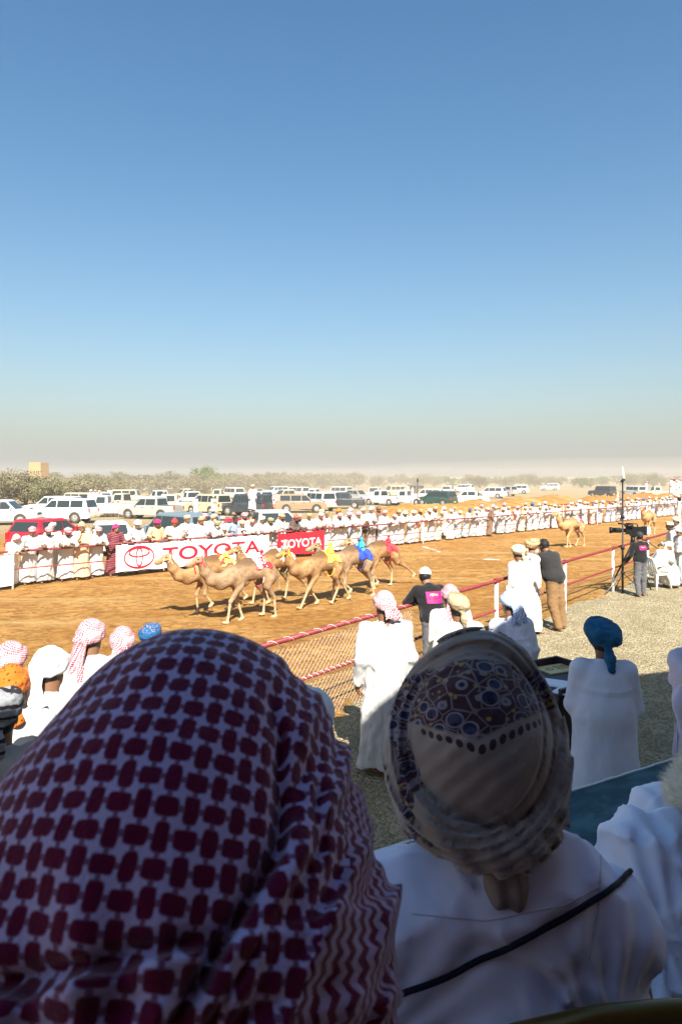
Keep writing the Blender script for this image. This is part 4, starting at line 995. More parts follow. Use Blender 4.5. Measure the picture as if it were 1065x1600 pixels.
def make_camel(P, mtl, x, y, heading, scale, label, group, halter=None, saddle=None, zoff=0.):
    res = P.get('res', .0135)
    S = SDF((-.42, -1.45, -.06), (.42, 1.75, 1.95), res); n = camel_sdf(S, P)
    S.disp(lambda a, b, c: .006 * vnoise(a * 9, b * 9, c * 9, 3) + .003 * vnoise(a * 26, b * 20, c * 26, 4))
    D0 = S.D.copy(); me = S.mesh('camel')
    rz = math.atan2(-heading[0], heading[1]); r = empty('camel', (x, y, zg1(x, y) + zoff), rz, label, 'camel', group); r.scale = (scale,) * 3
    ob('body', me, mtl, r); h = n[-1]
    e = MB()
    for s in (-1, 1): e.ball(h + V3(s * .078, .118, .095), (.018, .024, .019), 8, 6)
    e.build('eyes', mat('camel_eye', col=(.015, .008, .005), rough=.12), r)
    ff = MB()
    if halter:
        hb = MB()
        for yy, rad, zz in ((.03, .115, .035), (.19, .086, .010)):
            c = h + V3(0, yy, zz); hb.tube([c + V3(rad * .92 * math.cos(t), -.25 * rad * math.sin(t), rad * math.sin(t)) for t in np.linspace(0, 6.283, 21)[:-1]], .013, 6, closed=True)
        for s in (-1, 1): hb.tube([h + V3(s * .102, .03, .035), h + V3(s * .080, .19, .02)], .009, 6)
        c = n[-1] * .72 + n[-2] * .28; hb.tube([c + V3(.112 * math.cos(t), .06 * math.sin(t), .105 * math.sin(t)) for t in np.linspace(0, 6.283, 21)[:-1]], .013, 6, closed=True)
        hb.tube([h + V3(.0, .18, -.08), h + V3(.03, .15, -.17), h + V3(.02, .13, -.25)], [.010, .014, .018], 6)
        hb.build('halter', halter, r)
    if saddle:
        # cloth lying on the back: a thin shell round the body, cut to a panel
        T = SDF((-.42, -1.45, -.06), (.42, 1.75, 1.95), res); y0, y1, zb, m = saddle
        gy = T.ax[1][None, :, None]; gz = T.ax[2][None, None, :]; gxx = T.ax[0][:, None, None]
        T.D = np.maximum(np.abs(D0 - .012) - .012, np.maximum(np.maximum(y0 - gy, gy - y1 + .03 * np.sin(gz * 20)), zb + .03 * np.sin(gy * 16) - gz)).astype(np.float32)
        ob('saddle_cloth', T.mesh('cloth'), m, r)
        g = MB(); yc = (y0 + y1) / 2 + .06; g.tube([V3(.225 * math.cos(t), yc + .02 * math.cos(t), 1.02 + .235 * math.sin(t)) for t in np.linspace(math.pi * .98, 2.02 * math.pi, 16)], .012, 6); g.build('girth', m, r)
    return r, rz, scale
def jockey(camel, mj, mc, label, yl=-.30, zl=1.42, s=1.):
    r, rz, sc = camel; p = Vector(r.location) + Matrix.Rotation(rz, 3, 'Z') @ Vector((0, yl, zl)) * sc
    j = empty('robot_jockey', p, rz, label, 'robot jockey', 'robot jockeys riding the racing camels'); j.scale = (sc * s,) * 3
    S = SDF((-.16, -.16, -.14), (.16, .2, .3), .008); S.ell((0, 0, .06), (.075, .06, .10), None, .03); S.ell((0, .0, -.04), (.11, .085, .06), None, .04)
    for q in (-1, 1): S.chain([(q * .07, .0, .12), (q * .11, .04, .04), (q * .08, .11, .02)], [.026, .022, .018], .02); S.cap((q * .07, .02, -.04), (q * .12, .06, -.11), .035, .022, .02)
    S.disp(lambda a, b, c: .004 * vnoise(a * 30, b * 30, c * 30, 1)); ob('jersey', S.mesh('jersey'), mj, j)
    hb = MB(); hb.ball((0, .0, .195), (.043, .046, .045), 12, 8); hb.build('head', mc, j)
    cb = MB(); cb.ball((0, -.002, .215), (.048, .05, .04), 12, 8); cb.tube([(0, .0, .25), (0, 0, .275)], [.014, .008], 6); cb.box((0, .055, .208), (.06, .04, .008)); cb.build('cap', mc, j)
    wb = MB(); wb.tube([(.08, .11, .02), (.13, -.03, .10), (.20, -.22, .12)], .005, 5); wb.build('whip', mat('whip', col=(.05, .03, .02)), j)
def patch_mat(name, a, b2, c3=None, sc=9):
    def fn(b):
        c = coords('Object'); n = voro(c, sc, 'F1', 1); bw = E.nt.nodes.new('ShaderNodeRGBToBW'); E.nt.links.new(n.s, bw.inputs[0]); w = E(bw.outputs[0])
        r = mixc(smooth(w, .45, .5), a, b2)
        if c3: r = mixc(smooth(w, .66, .7), r, c3)
        add_bump(b, noise(c, 16, 3), .6, .02); return r
    return mat(name, fn, rough=.85)
m_red = patch_mat('cloth_red', (.55, .02, .03), (.62, .05, .06), None); m_yel = patch_mat('cloth_yellow', (.75, .58, .03), (.80, .68, .10)); m_blue = patch_mat('cloth_blue', (.02, .04, .32), (.03, .07, .40)); m_wr = patch_mat('cloth_white_red', (.78, .74, .72), (.76, .70, .68), (.60, .03, .04), 8)
m_multi = patch_mat('cloth_multi', (.75, .74, .70), (.05, .30, .12), (.65, .05, .05), 16); m_multi2 = patch_mat('cloth_red_yellow', (.72, .60, .08), (.60, .05, .04), (.78, .70, .20), 12); m_green = patch_mat('jersey_green_check', (.02, .16, .07), (.7, .7, .66), None, 26); m_lblue = patch_mat('jersey_light_blue', (.03, .35, .62), (.05, .45, .70)); m_spot = patch_mat('halter_spotted', (.04, .03, .02), (.6, .5, .3), None, 30); m_org = patch_mat('halter_orange', (.70, .38, .03), (.76, .5, .05)); m_pale = patch_mat('halter_pale', (.62, .5, .36), (.55, .42, .3)); m_wcap = patch_mat('jersey_white_red', (.75, .72, .7), (.6, .03, .05), None, 20)
RG = 'racing camels running in the pack'
def hd(dx, dy): v = np.array([dx, dy]); return v / np.linalg.norm(v)
cA = make_camel(dict(FL=((.40, .52), (.20, .26)), FR=((.52, .48), (.46, .05)), HL=((-.50, .52), (-.30, .05)), HR=((-.80, .50), (-.98, .30)), tail=.03, neck=-.1), fur[0], px2x(338, 17.5), 17.5, hd(-.78, -.62), .97, 'leading tan camel with thin pale halter, head in front of the white banner', RG, m_pale, (-.50, .0, 1.22, m_multi2))
cB = make_camel(dict(FL=((.62, .52), (.70, .05)), FR=((.30, .46), (.16, .05)), HL=((-.58, .50), (-.62, .05)), HR=((-.46, .52), (-.42, .08)), tail=-.03), fur[1], px2x(392, 16.6), 16.6, hd(-.80, -.60), 1.0, 'camel with bright red halter and white and red saddle cloth, nearest of the pack', RG, m_red, (-.52, -.02, 1.24, m_wr))
cC = make_camel(dict(FL=((.55, .5), (.36, .10)), FR=((.62, .52), (.72, .05)), HL=((-.86, .50), (-1.12, .16)), HR=((-.50, .5), (-.40, .06)), neck=.2), fur[0], px2x(432, 18.9), 18.9, hd(-.74, -.67), .98, 'camel with dark muzzle straps looking out from behind the red haltered camel', RG, m_spot, (-.52, .0, 1.16, m_multi))
cD = make_camel(dict(FL=((.66, .50), (.92, .05)), FR=((.36, .46), (.08, .12)), HL=((-.50, .50), (-.24, .05)), HR=((-.88, .50), (-1.16, .10)), neck=.2), fur[0], px2x(504, 18.4), 18.4, hd(-.72, -.69), .97, 'camel with orange halter and yellow saddle cloth striding before the red banner', RG, m_org, (-.52, -.02, 1.20, m_yel))
cF = make_camel(dict(FL=((.44, .46), (.22, .28)), FR=((.60, .50), (.66, .05)), HL=((-.54, .50), (-.66, .05)), HR=((-.62, .54), (-.86, .30)), neck=.1), fur[1], px2x(552, 19.6), 19.6, hd(-.78, -.62), 1.0, 'camel with spotted halter and plain blue saddle cloth', RG, m_spot, (-.54, -.04, 1.08, m_blue))
cG = make_camel(dict(FL=((.50, .5), (.42, .05)), FR=((.30, .48), (.06, .18)), HL=((-.94, .60), (-1.30, .34)), HR=((-.56, .50), (-.52, .05)), neck=.1), fur[0], px2x(596, 21.3), 21.3, hd(-.78, -.62), .98, 'rearmost camel of the pack with red saddle cloth, one hind leg stretched back', RG, m_pale, (-.50, -.02, 1.14, m_red))
cHh = make_camel(dict(FL=((.62, .50), (.62, .05)), FR=((.34, .46), (.10, .06)), HL=((-.56, .52), (-.60, .05)), HR=((-.50, .5), (-.30, .05)), neck=.9, res=.018), fur[2], px2x(896, 33.6), 33.6, hd(-.70, -.40), .98, 'lone golden camel with red and white cloth walking far behind the pack', 'straggling camels', m_pale, (-.50, .02, 1.22, m_wr))
cI = make_camel(dict(FL=((.52, .50), (.52, .05)), FR=((.36, .46), (.14, .10)), HL=((-.56, .52), (-.52, .05)), HR=((-.60, .5), (-.74, .06)), neck=.5, res=.02), fur[2], px2x(1014, 40.5), 40.5, hd(-.55, -.62), 1.0, 'last camel with red halter behind the cameraman', 'straggling camels', m_red, (-.48, .0, 1.28, m_wcap))
jockey(cA, m_multi2, m_red, 'robot jockey in patterned orange jersey with red cap on the leading camel'); jockey(cB, m_wcap, m_red, 'robot jockey in white with pointed red cap on the red haltered camel'); jockey(cC, m_green, m_green, 'robot jockey in green checks on the middle camel', s=1.15)
jockey(cD, m_yel, m_yel, 'all yellow robot jockey on the yellow saddle cloth', s=1.2); jockey(cF, m_lblue, m_lblue, 'light blue robot jockey on the blue saddle cloth', s=1.15); jockey(cG, m_red, m_red, 'all red robot jockey on the rearmost pack camel', s=.9); jockey(cHh, m_wcap, m_red, 'small robot jockey on the lone golden camel', s=.8)
# ------------------------------------------------------------ vehicles
def paint(name, col, rough=.28, metal=0.): return mat(name, lambda b: (b.inputs['Coat Weight'].__setattr__('default_value', .5), mixc(smooth(noise(coords('Object', (1, 1, 2)), 1.3, 4), .45, .7) * .35, col, [x * .75 + .08 for x in col]))[1], rough=rough, metal=metal, spec=.5)
p_white = paint('paint_white', (.60, .60, .58)); p_cream = paint('paint_cream', (.48, .41, .26)); p_red = paint('paint_red', (.36, .008, .02)); p_silver = paint('paint_silver', (.42, .40, .36), .35, .3); p_blue = paint('paint_blue_grey', (.13, .18, .21)); p_brown = paint('paint_bronze', (.25, .17, .10)); p_dark = paint('paint_dark', (.03, .035, .04)); p_green = paint('paint_dark_green', (.015, .05, .035))
glass = mat('car_glass', col=(.02, .028, .028), rough=.06, spec=.7); rubber = mat('tyre_rubber', lambda b: mixc(noise(coords(), 12, 3), (.03, .028, .025), (.09, .07, .05)), rough=.9); rimm = mat('rim_metal', col=(.45, .44, .42), rough=.35, metal=.7); plastic = mat('dark_plastic', col=(.03, .03, .032), rough=.6)
lamp_g = mat('headlight_glass', col=(.6, .62, .62), rough=.1, spec=.7); tail_g = mat('tail_light_red', col=(.5, .01, .012), rough=.2); plate_y = mat('number_plate_yellow', col=(.75, .50, .03), rough=.5)
KINDS_ = {  # front at +y ; L length, W width, Hh height, profile of the lower body, greenhouse (y_front_base, y_front_top, y_rear_top, y_rear_base), belt height, wheel radius
 'suv': dict(L=4.95, W=1.92, belt=1.10, top=1.80, wr=.39, wb=(1.45, -1.42), low=[(-2.46, .48), (-2.47, .95), (-2.40, 1.12), (1.02, 1.12), (1.55, 1.10), (2.30, .98), (2.47, .78), (2.47, .45)], gh=(1.15, .45, -2.15, -2.38), win=[(.93, .05), (-.03, -.98), (-1.06, -2.0)]),
 'jeep': dict(L=4.7, W=1.78, belt=1.15, top=1.90, wr=.40, wb=(1.35, -1.35), low=[(-2.33, .52), (-2.34, 1.0), (-2.30, 1.15), (.95, 1.15), (1.05, 1.14), (2.22, 1.08), (2.34, .9), (2.34, .48)], gh=(.98, .72, -2.20, -2.30), win=[(.72, .02), (-.06, -.9), (-1.0, -2.05)]),
 'pickup': dict(L=5.25, W=1.82, belt=1.08, top=1.76, wr=.38, wb=(1.60, -1.48), low=[(-2.60, .52), (-2.62, .98), (-2.60, 1.08), (1.08, 1.08), (1.25, 1.06), (2.40, .94), (2.60, .76), (2.60, .45)], gh=(1.18, .52, -.98, -1.12), win=[(.92, .05), (-.03, -.90)], bed=(-2.56, -1.14)),
 'single': dict(L=5.1, W=1.80, belt=1.12, top=1.86, wr=.39, wb=(1.55, -1.45), low=[(-2.55, .55), (-2.56, 1.0), (-2.55, 1.12), (1.0, 1.12), (1.1, 1.12), (2.38, 1.05), (2.54, .88), (2.54, .48)], gh=(1.05, .78, -.12, -.22), win=[(.78, .02)], bed=(-2.5, -.28)),
 'hatch': dict(L=3.95, W=1.68, belt=.92, top=1.48, wr=.31, wb=(1.22, -1.20), low=[(-1.92, .36), (-1.95, .62), (-1.86, .92), (.95, .92), (1.2, .90), (1.80, .72), (1.95, .55), (1.95, .32)], gh=(1.15, .30, -1.45, -1.80), win=[(.78, .02), (-.05, -.75), (-.83, -1.35)]),
 'sedan': dict(L=4.5, W=1.74, belt=.92, top=1.44, wr=.31, wb=(1.35, -1.30), low=[(-2.2, .36), (-2.24, .66), (-2.16, .96), (-1.5, .97), (.95, .93), (1.3, .90), (2.08, .72), (2.24, .55), (2.24, .32)], gh=(1.2, .40, -1.05, -1.75), win=[(.85, .05), (-.02, -.90)]),
}
def vehicle_protos(kind):
    K = KINDS_[kind]; W = K['W'] / 2; out = []; wr = K['wr']
    # lower body: profile with wheel arches, lofted across the width with rounded shoulders
    low = list(K['low']); bot = []
    y0, y1 = low[0][0], low[-1][0]; zb = .34 if wr > .35 else .24
    pts = [(low[-1][0] - .05, zb)]
    for yc in K['wb']:
        R = wr + .06
        pts += [(yc + R, zb)] + [(yc + R * math.cos(t), wr + R * math.sin(t) * .98) for t in np.linspace(.15, math.pi - .15, 9)] + [(yc - R, zb)]
    pts += [(low[0][0] + .05, zb)]
    prof = low + pts
    cy = 0; cz = .7; V = []; n = len(prof); st = [(-1, .955), (-.975, 1.0), (-.8, 1.0), (.8, 1.0), (.975, 1.0), (1, .955)]
    for s, k in st:
        for (y, z) in prof:
            top = z > .9; bulge = 1 - .05 * max(0, (z - .75)) ** 1 - .02 * max(0, .6 - z)
            plan = 1 - .10 * max(0, (abs(y) / (K['L'] / 2)) - .8) / .2
            zz = z - (.035 if (k < 1 and z > K['belt'] - .12) else 0); yy = y * (1 - (1 - k) * .25 * (abs(y) > K['L'] / 2 - .35))
            V.append((s * W * bulge * plan, yy, zz))
    Fq = [(i * n + j, (i + 1) * n + j, (i + 1) * n + (j + 1) % n, i * n + (j + 1) % n) for i in range(len(st) - 1) for j in range(n)] + [tuple(range(n)), tuple(reversed(range((len(st) - 1) * n, len(st) * n)))]
    mb = MB(); mb.add(V, Fq)
    gf, gt, rt, rb = K['gh']; b = K['belt'] - .02; t = K['top']; wb_, wt = W * .95, W * .80
    # cabin shell: pillars and roof
    ring = lambda z, w, yf, yr: [(-w, yr, z), (w, yr, z), (w * .96, yf, z), (-w * .96, yf, z)]
    mid = ring(t - .07, wt, gt + .03, rt - .02); r0 = ring(b, wb_, gf, rb); r1 = ring(t, wt * .88, gt - .12, rt + .12)
    V = r0 + mid + r1; mb.add(V, [(i, (i + 1) % 4, 4 + (i + 1) % 4, 4 + i) for i in range(4)] + [(4 + i, 4 + (i + 1) % 4, 8 + (i + 1) % 4, 8 + i) for i in range(4)] + [(8, 9, 10, 11), (3, 2, 1, 0)])
    if 'bed' in K:
        out_bed = MB(); a, c = K['bed']; out_bed.box((0, (a + c) / 2, K['belt'] + .004), (K['W'] * .80, (c - a) - .12, .012)); bedm = out_bed
    me = mb.mesh('body'); bm = bmesh.new(); bm.from_mesh(me)
    ed = [e_ for e_ in bm.edges if len(e_.link_faces) == 2 and e_.calc_face_angle(0) > .45]
    bmesh.ops.bevel(bm, geom=ed, offset=.025, segments=2, affect='EDGES', clamp_overlap=True); bm.to_mesh(me); bm.free()
    me.polygons.foreach_set('use_smooth', np.ones(len(me.polygons), bool))
    try:
        me.set_sharp_from_angle(angle=math.radians(35))
    except Exception: pass
    out.append(('body', me, 'paint'))
    def lerp_side(y, f):  # point on the side of the cabin at y, height fraction f
        z = b + (t - .07 - b) * f; w = wb_ + (wt - wb_) * f; return (w, y, z)
    for s in (-1, 1):
        for a, c in K['win']:
            z0, z1 = .14, .90; fr_ = lambda y, f: min(max(y, rb + (rt - rb) * f + .1), gf + (gt - gf) * f - .09)
            q = [lerp_side(fr_(a, z0), z0), lerp_side(fr_(c, z0), z0), lerp_side(fr_(c, z1), z1), lerp_side(fr_(a, z1), z1)]
            g = MB(); P = [(s * (x + .008), y, z) for x, y, z in q]; P2 = [(s * (x - .02), y, z) for x, y, z in q]; g.add(P + P2, [(0, 1, 2, 3), (4, 7, 6, 5)] + [(i, 4 + i, 4 + (i + 1) % 4, (i + 1) % 4) for i in range(4)])
            out.append(('side_window', g.mesh(), 'glass'))
    for nm, yb, yt_, sg in (('windscreen', gf, gt + .03, 1), ('rear_window', rb, rt - .02, -1)):
        g = MB(); P = []
        for f, ww in ((.12, .88), (.93, .86)):
            z = b + (t - .07 - b) * f; y = yb + (yt_ - yb) * f; w = (wb_ + (wt - wb_) * f) * ww
            P += [(-w, y + sg * .008, z), (w, y + sg * .008, z)]
        P = [P[0], P[1], P[3], P[2]]; P2 = [(x, y - sg * .03, z) for x, y, z in P]
        g.add(P + P2, [(0, 1, 2, 3), (4, 7, 6, 5)] + [(i, 4 + i, 4 + (i + 1) % 4, (i + 1) % 4) for i in range(4)]); out.append((nm, g.mesh(), 'glass'))
    yf, yr = low[-1][0], low[0][0]
    for s in (-1, 1):
        g = MB(); g.box((s * W * .70, yf - .03, low[-2][1] + .03), (.34, .12, .17)); out.append(('headlight', g.mesh(), 'lamp'))
        g = MB(); g.box((s * W * .80, yr + .03, .93 if wr > .35 else .8), (.16, .10, .26)); out.append(('tail_light', g.mesh(), 'tail'))
        g = MB(); g.ball((s * (W + .09), gf - .32, K['belt'] + .10), (.11, .06, .08), 8, 6); out.append(('mirror', g.mesh(), 'paint'))
        g = MB(); 
        for y in [(a + c) / 2 - .25 for a, c in K['win'][:2]]: g.box((s * (W * .985 + .006), y, K['belt'] - .13), (.02, .16, .03))
        out.append(('door_handle', g.mesh(), 'plastic'))
        g = MB()
        for a, c in K['win']: g.box((s * (W * .985 + .001), c - .02, K['belt'] - .34), (.006, .012, .5))
        out.append(('door_gap', g.mesh(), 'plastic'))
    g = MB(); g.box((0, yf + .03, low[-1][1] + .05), (K['W'] * .88, .16, .18)); out.append(('front_bumper', g.mesh(), 'paint'))
    g = MB(); g.box((0, yr - .03, low[0][1] + .03), (K['W'] * .88, .16, .18)); out.append(('rear_bumper', g.mesh(), 'paint'))
    g = MB(); g.box((0, yf + .005, low[-2][1] + .02), (K['W'] * .42, .06, .17)); out.append(('grille', g.mesh(), 'plastic'))
    for yy, sg in ((yf + .118, 1), (yr - .118, -1)): g = MB(); g.box((0, yy, low[-1][1] + .07), (.42, .012, .12)); out.append(('number_plate', g.mesh(), 'plate'))
    if 'bed' in K: out.append(('cargo_bed', bedm.mesh(), 'plastic'))
    wm_ = MB(); wm_.tube([(-.115, 0, 0), (-.10, 0, 0), (.10, 0, 0), (.115, 0, 0)], [wr * .9, wr, wr, wr * .9], 24); tyre = wm_.mesh('tyre')
    rm = MB(); rm.tube([(.09, 0, 0), (.122, 0, 0)], [wr * .62, wr * .60], 20)
    for i in range(6): a = i * math.pi / 3; rm.box((.126, math.cos(a) * wr * .32, math.sin(a) * wr * .32), (.012, .06, wr * .5), M=Matrix.Rotation(a + math.pi / 2, 3, 'X')) if False else rm.tube([(.126, 0, 0), (.126, math.cos(a) * wr * .58, math.sin(a) * wr * .58)], [.03, .022], 4)
    rm.tube([(-.122, 0, 0), (-.09, 0, 0)], [wr * .60, wr * .62], 20); rim = rm.mesh('rim')
    wheels = [(s, y) for s in (-1, 1) for y in K['wb']]
    return out, tyre, rim, wheels, W, wr
VP = {}
def vehicle(px, Z, kind, rz, pm, label, group='vehicles parked across the track', z=None, bar=False):
    if kind not in VP: VP[kind] = vehicle_protos(kind)
    out, tyre, rim, wheels, W, wr = VP[kind]; x = px2x(px, Z)
    nm = {'suv': 'parked_suv', 'jeep': 'parked_jeep', 'pickup': 'pickup_truck', 'single': 'pickup_truck', 'hatch': 'parked_hatchback', 'sedan': 'parked_sedan'}[kind]
    r = empty(nm, (x, Z, zg1(x, Z) if z is None else z), rz, label, {'suv': 'suv', 'jeep': 'suv', 'pickup': 'pickup truck', 'single': 'pickup truck', 'hatch': 'car', 'sedan': 'car'}[kind], group)
    MM = dict(paint=pm, glass=glass, lamp=lamp_g, tail=tail_g, plastic=plastic, plate=plate_y)
    for n_, me, k in out: ob(n_, me, MM[k], r)
    for s, y in wheels:
        w = ob('wheel', tyre, rubber, r, (s * (W - .13), y, wr), (0, 0, 0 if s > 0 else math.pi)); ob('rim', rim, rimm, w)
    if bar:
        b = MB(); K = KINDS_[kind]; yb = K['gh'][3] - .12
        for s in (-1, 1): b.tube([(s * W * .78, yb, K['belt'] - .03), (s * W * .70, yb, K['top'] + .02), (s * W * .76, yb - .55, K['belt'] + .2)], .035, 8)
        b.tube([(-W * .7, yb, K['top'] + .02), (W * .7, yb, K['top'] + .02)], .035, 8); b.build('roll_bar', plastic, r)
    return r
HL_, HR_ = math.pi / 2, -math.pi / 2          # nose to the left / right of the photo
rd = math.radians
vehicle(77, 31.5, 'hatch', rd(-14), p_red, 'red hatchback seen from behind, right behind the crowd at left'); vehicle(172, 31.5, 'hatch', rd(22), p_white, 'white hatchback close behind the crowd beside the red hatchback')
vehicle(276, 32, 'suv', rd(48), p_blue, 'blue grey car close behind the peach robed man'); vehicle(371, 33.5, 'sedan', rd(-58), p_red, 'red sedan behind the crowd left of the white pickup')
vehicle(430, 35.5, 'pickup', rd(-70), p_white, 'white double cab pickup with black roll bar right behind the crowd', bar=True)
vehicle(6, 49, 'suv', rd(-84), p_white, 'white off-roader facing right and cut off by the left edge'); vehicle(98, 51.5, 'suv', rd(84), p_white, 'large clean white off-roader facing left above the red hatchback')
vehicle(84, 60, 'suv', rd(80), p_white, 'white off-roader mostly hidden behind the large clean white one'); vehicle(168, 59, 'single', rd(96), p_white, 'white single cab pickup with men in its load bed'); vehicle(236, 56, 'pickup', rd(72), p_silver, 'silver double cab pickup with yellow plate facing left')
vehicle(196, 66, 'single', rd(80), p_cream, 'cream pickup behind the seated men'); vehicle(274, 64, 'single', rd(100), p_cream, 'cream pickup with long bed behind the silver pickup'); vehicle(118, 70, 'jeep', rd(75), p_cream, 'cream boxy off-roader behind the white ones at left')
vehicle(325, 62, 'jeep', rd(50), p_cream, 'cream jeep with green sunscreen facing left behind a standing man'); vehicle(302, 76, 'single', rd(35), p_white, 'white pickup far behind the cream jeep'); vehicle(384, 60, 'jeep', rd(62), p_dark, 'dark open jeep beside the tall standing man')
vehicle(470, 66, 'suv', rd(-84), p_brown, 'bronze brown off-roader facing right above the white pickup cab'); vehicle(495, 70, 'jeep', rd(35), p_white, 'white jeep just right of the bronze off-roader'); vehicle(533, 74, 'pickup', rd(84), p_dark, 'dark double cab pickup in the dust'); vehicle(416, 76, 'single', rd(40), p_white, 'white single cab pickup behind the white double cab pickup')
vehicle(598, 84, 'single', rd(52), p_white, 'white pickup left of the one carrying standing men'); vehicle(636, 84, 'single', rd(66), p_white, 'white pickup with men standing in its bed beyond the berm'); vehicle(666, 96, 'suv', rd(70), p_white, 'white off-roader half hidden behind the dark green one'); vehicle(681, 82, 'suv', rd(50), p_green, 'dark green off-roader beyond the sand berm')
vehicle(730, 86, 'pickup', rd(80), p_white, 'white pickup with passengers, right of the dark green off-roader'); vehicle(766, 110, 'suv', rd(60), p_white, 'dust veiled white off-roader nearest right of the berm pickup'); vehicle(786, 122, 'suv', rd(40), p_silver, 'dust veiled grey off-roader between two white ones'); vehicle(807, 140, 'suv', rd(70), p_white, 'dust veiled white off-roader right of the grey one')
vehicle(857, 175, 'suv', rd(85), p_white, 'tiny white car alone in the dust haze'); vehicle(940, 118, 'jeep', rd(30), p_dark, 'dark jeep on the open ground left of the mast top'); vehicle(988, 118, 'jeep', rd(18), p_white, 'white jeep facing the track right of the mast top'); vehicle(1028, 112, 'single', rd(84), p_cream, 'cream truck beside the standing group at right'); vehicle(722, 150, 'suv', rd(60), p_white, 'pale off-roader deep in the dust behind the berm')
far = [(205, 84, 'jeep'), (252, 82, 'single'), (180, 88, 'pickup'), (152, 78, 'suv'), (345, 88, 'single'), (362, 100, 'jeep'), (404, 92, 'single'), (446, 92, 'pickup'), (462, 108, 'jeep'), (494, 96, 'single'), (528, 108, 'jeep'), (556, 92, 'pickup'), (584, 104, 'single'), (614, 116, 'jeep'), (648, 130, 'jeep'), (328, 108, 'suv'), (290, 100, 'pickup'), (700, 128, 'suv'), (430, 118, 'suv')]
for px, Z, k in far:
    c = RNG.choice([p_white, p_white, p_white, p_cream, p_silver, p_brown, p_cream]); cw = {p_white: 'white', p_cream: 'cream', p_silver: 'silver', p_brown: 'bronze'}[c]
    kn = {'suv': 'rounded off-roader', 'jeep': 'boxy off-roader', 'pickup': 'double cab pickup', 'single': 'single cab pickup'}[k]
    where = 'between the silver pickup and the scrub' if px < 300 else 'behind the jeeps left of the bronze off-roader' if px < 470 else 'in the dust behind the dark pickup' if px < 600 else 'in the dust above the sand berm'
    vehicle(px, Z, k, RNG.choice([1, 1, -1]) * rd(RNG.uniform(15, 130)), c, '%s %s in the far rows %s' % (cw, kn, where), 'far rows of %s %s vehicles %s' % (cw, kn, where))
# people on and round the vehicles
standing(142, 765, 795, 'man in white with white turban standing in the white pickup bed', ST, 'white', 59.5); standing(149, 765, 795, 'man in white with pink turban standing in the white pickup bed', ST2, 'pink', 59.2); standing(155, 766, 797, 'man in white with beige turban at the right end of the standing trio', FO, 'beige', 59)
for px, hc in ((166, 'pink'), (175, 'white'), (184, 'beige')): standing(px, 781, 808, 'man with %s turban sitting low in the white pickup bed' % hc, HO, hc, 58.8)
standing(256, 767, 797, 'man in white standing high behind the silver pickup', ST, 'beige', 61); standing(306, 775, 802, 'man in white with pink turban standing left of the cream jeep', ST2, 'pink', 58); standing(333, 775, 800, 'man in white at the open door of the cream jeep', FO, 'beige', 60)
standing(394, 757, 800, 'tall man in white standing high on a vehicle above the red sedan', ST, 'beige', 48); standing(509, 776, 794, 'man in white walking alone behind the crowd near the dark pickup', ST, 'red', 76)
for px, hc in ((632, 'pink'), (638, 'white'), (644, 'beige')): standing(px, 761, 776, 'man with %s turban standing in the pickup bed beyond the berm' % hc, ST, hc, 84.5)
standing(731, 760, 775, 'man in white standing in the bed of the pickup beyond the berm', ST, 'white', 86); standing(747, 767, 777, 'dark clothed passenger on the tailgate of the pickup beyond the berm', HO, 'black', 86, robe=blackc)
standing(1009, 752, 771, 'man in white standing alone left of the cream truck', ST, 'pink', 110); standing(964, 770, 785, 'person in cream sitting on the sand berm by the mast', HO, 'white', 60, robe=cream)
for i, (px, yt, hc) in enumerate([(1048, 746, 'pink'), (1052, 748, 'brown'), (1056, 750, 'white'), (1061, 747, 'pink'), (1058, 756, 'beige')]): standing(px, yt, yt + 26, 'man in white with %s turban raised above the crowd at the right edge' % hc, [ST, FO, ST2, ST, HO][i], hc, 74 + i, group='raised group at the right edge')
tag_ant = MB(); x_, y_ = px2x(652, 80), 80; tag_ant.tube([(0, 0, 0), (0, 0, 3.0)], .06, 8)
r = empty('marker_pole', (x_, y_, zg1(x_, y_)), 0, 'thin dark pole standing left of the dark green off-roader', 'pole'); tag_ant.build('shaft', plastic, r); MB().tube([(0, 0, 2.9), (0, 0, 3.3)], .1, 8).build('tip', plastic, r)
# ------------------------------------------------------------ people close to the stand
def near(x, y, ht, face, label, pose='stand', gm=None, sm=None, head=None, hm=None, turn=0., res=.0085, seed=0, z=0., garment='robe', fat=0., extra=None, beard=None, tilt=0., cat='person', fold=1.15, gm2=None, group=None, bigm=1.):
    J = skeleton(pose, turn, tilt); rz = math.atan2(-face[0], face[1]); r = empty('person', (x, y, z), rz, label, cat, group); s = ht / (J['head'][2] + .155); r.scale = (s,) * 3
    ob('body', body_mesh(J, .0085), [sm or sk1, eye], r)
    if garment == 'robe': ob('robe', robe_mesh(J, res, seed, fat, fold), gm, r)
    else:
        ob('shirt', shirt_mesh(J, .0085, 'short' if garment == 'polo' else 'long', fat), gm, r); ob('trousers', trouser_mesh(J, .009, 1.0 + fat * 3), gm2, r); ob('shoes', shoe_mesh(J), shoe, r)
    h = tuple(J['head'])
    if head: ob(head[0], head[1], hm, r, h, J['hrot']).scale = (bigm,) * 3
    ob('hair', HAIR_LOW, hairm, r, h, J['hrot'])
    if beard: ob('beard', BEARD, beard, r, h, J['hrot'])
    return r, J, s
def hair_low():
    S = SDF((-.14, -.16, -.14), (.14, .14, .16), .006); S.ell((0, -.014, .0), (.081, .098, .092), None, 0); S.ell((0, .09, -.03), (.085, .10, .12), None, .01, 's'); S.ell((0, 0, -.13), (.2, .2, .06), None, .01, 's')
    S.disp(lambda x, y, z: .004 * vnoise(x * 70, y * 70, z * 70, 3)); return S.mesh('hair')
HAIR_LOW = hair_low()
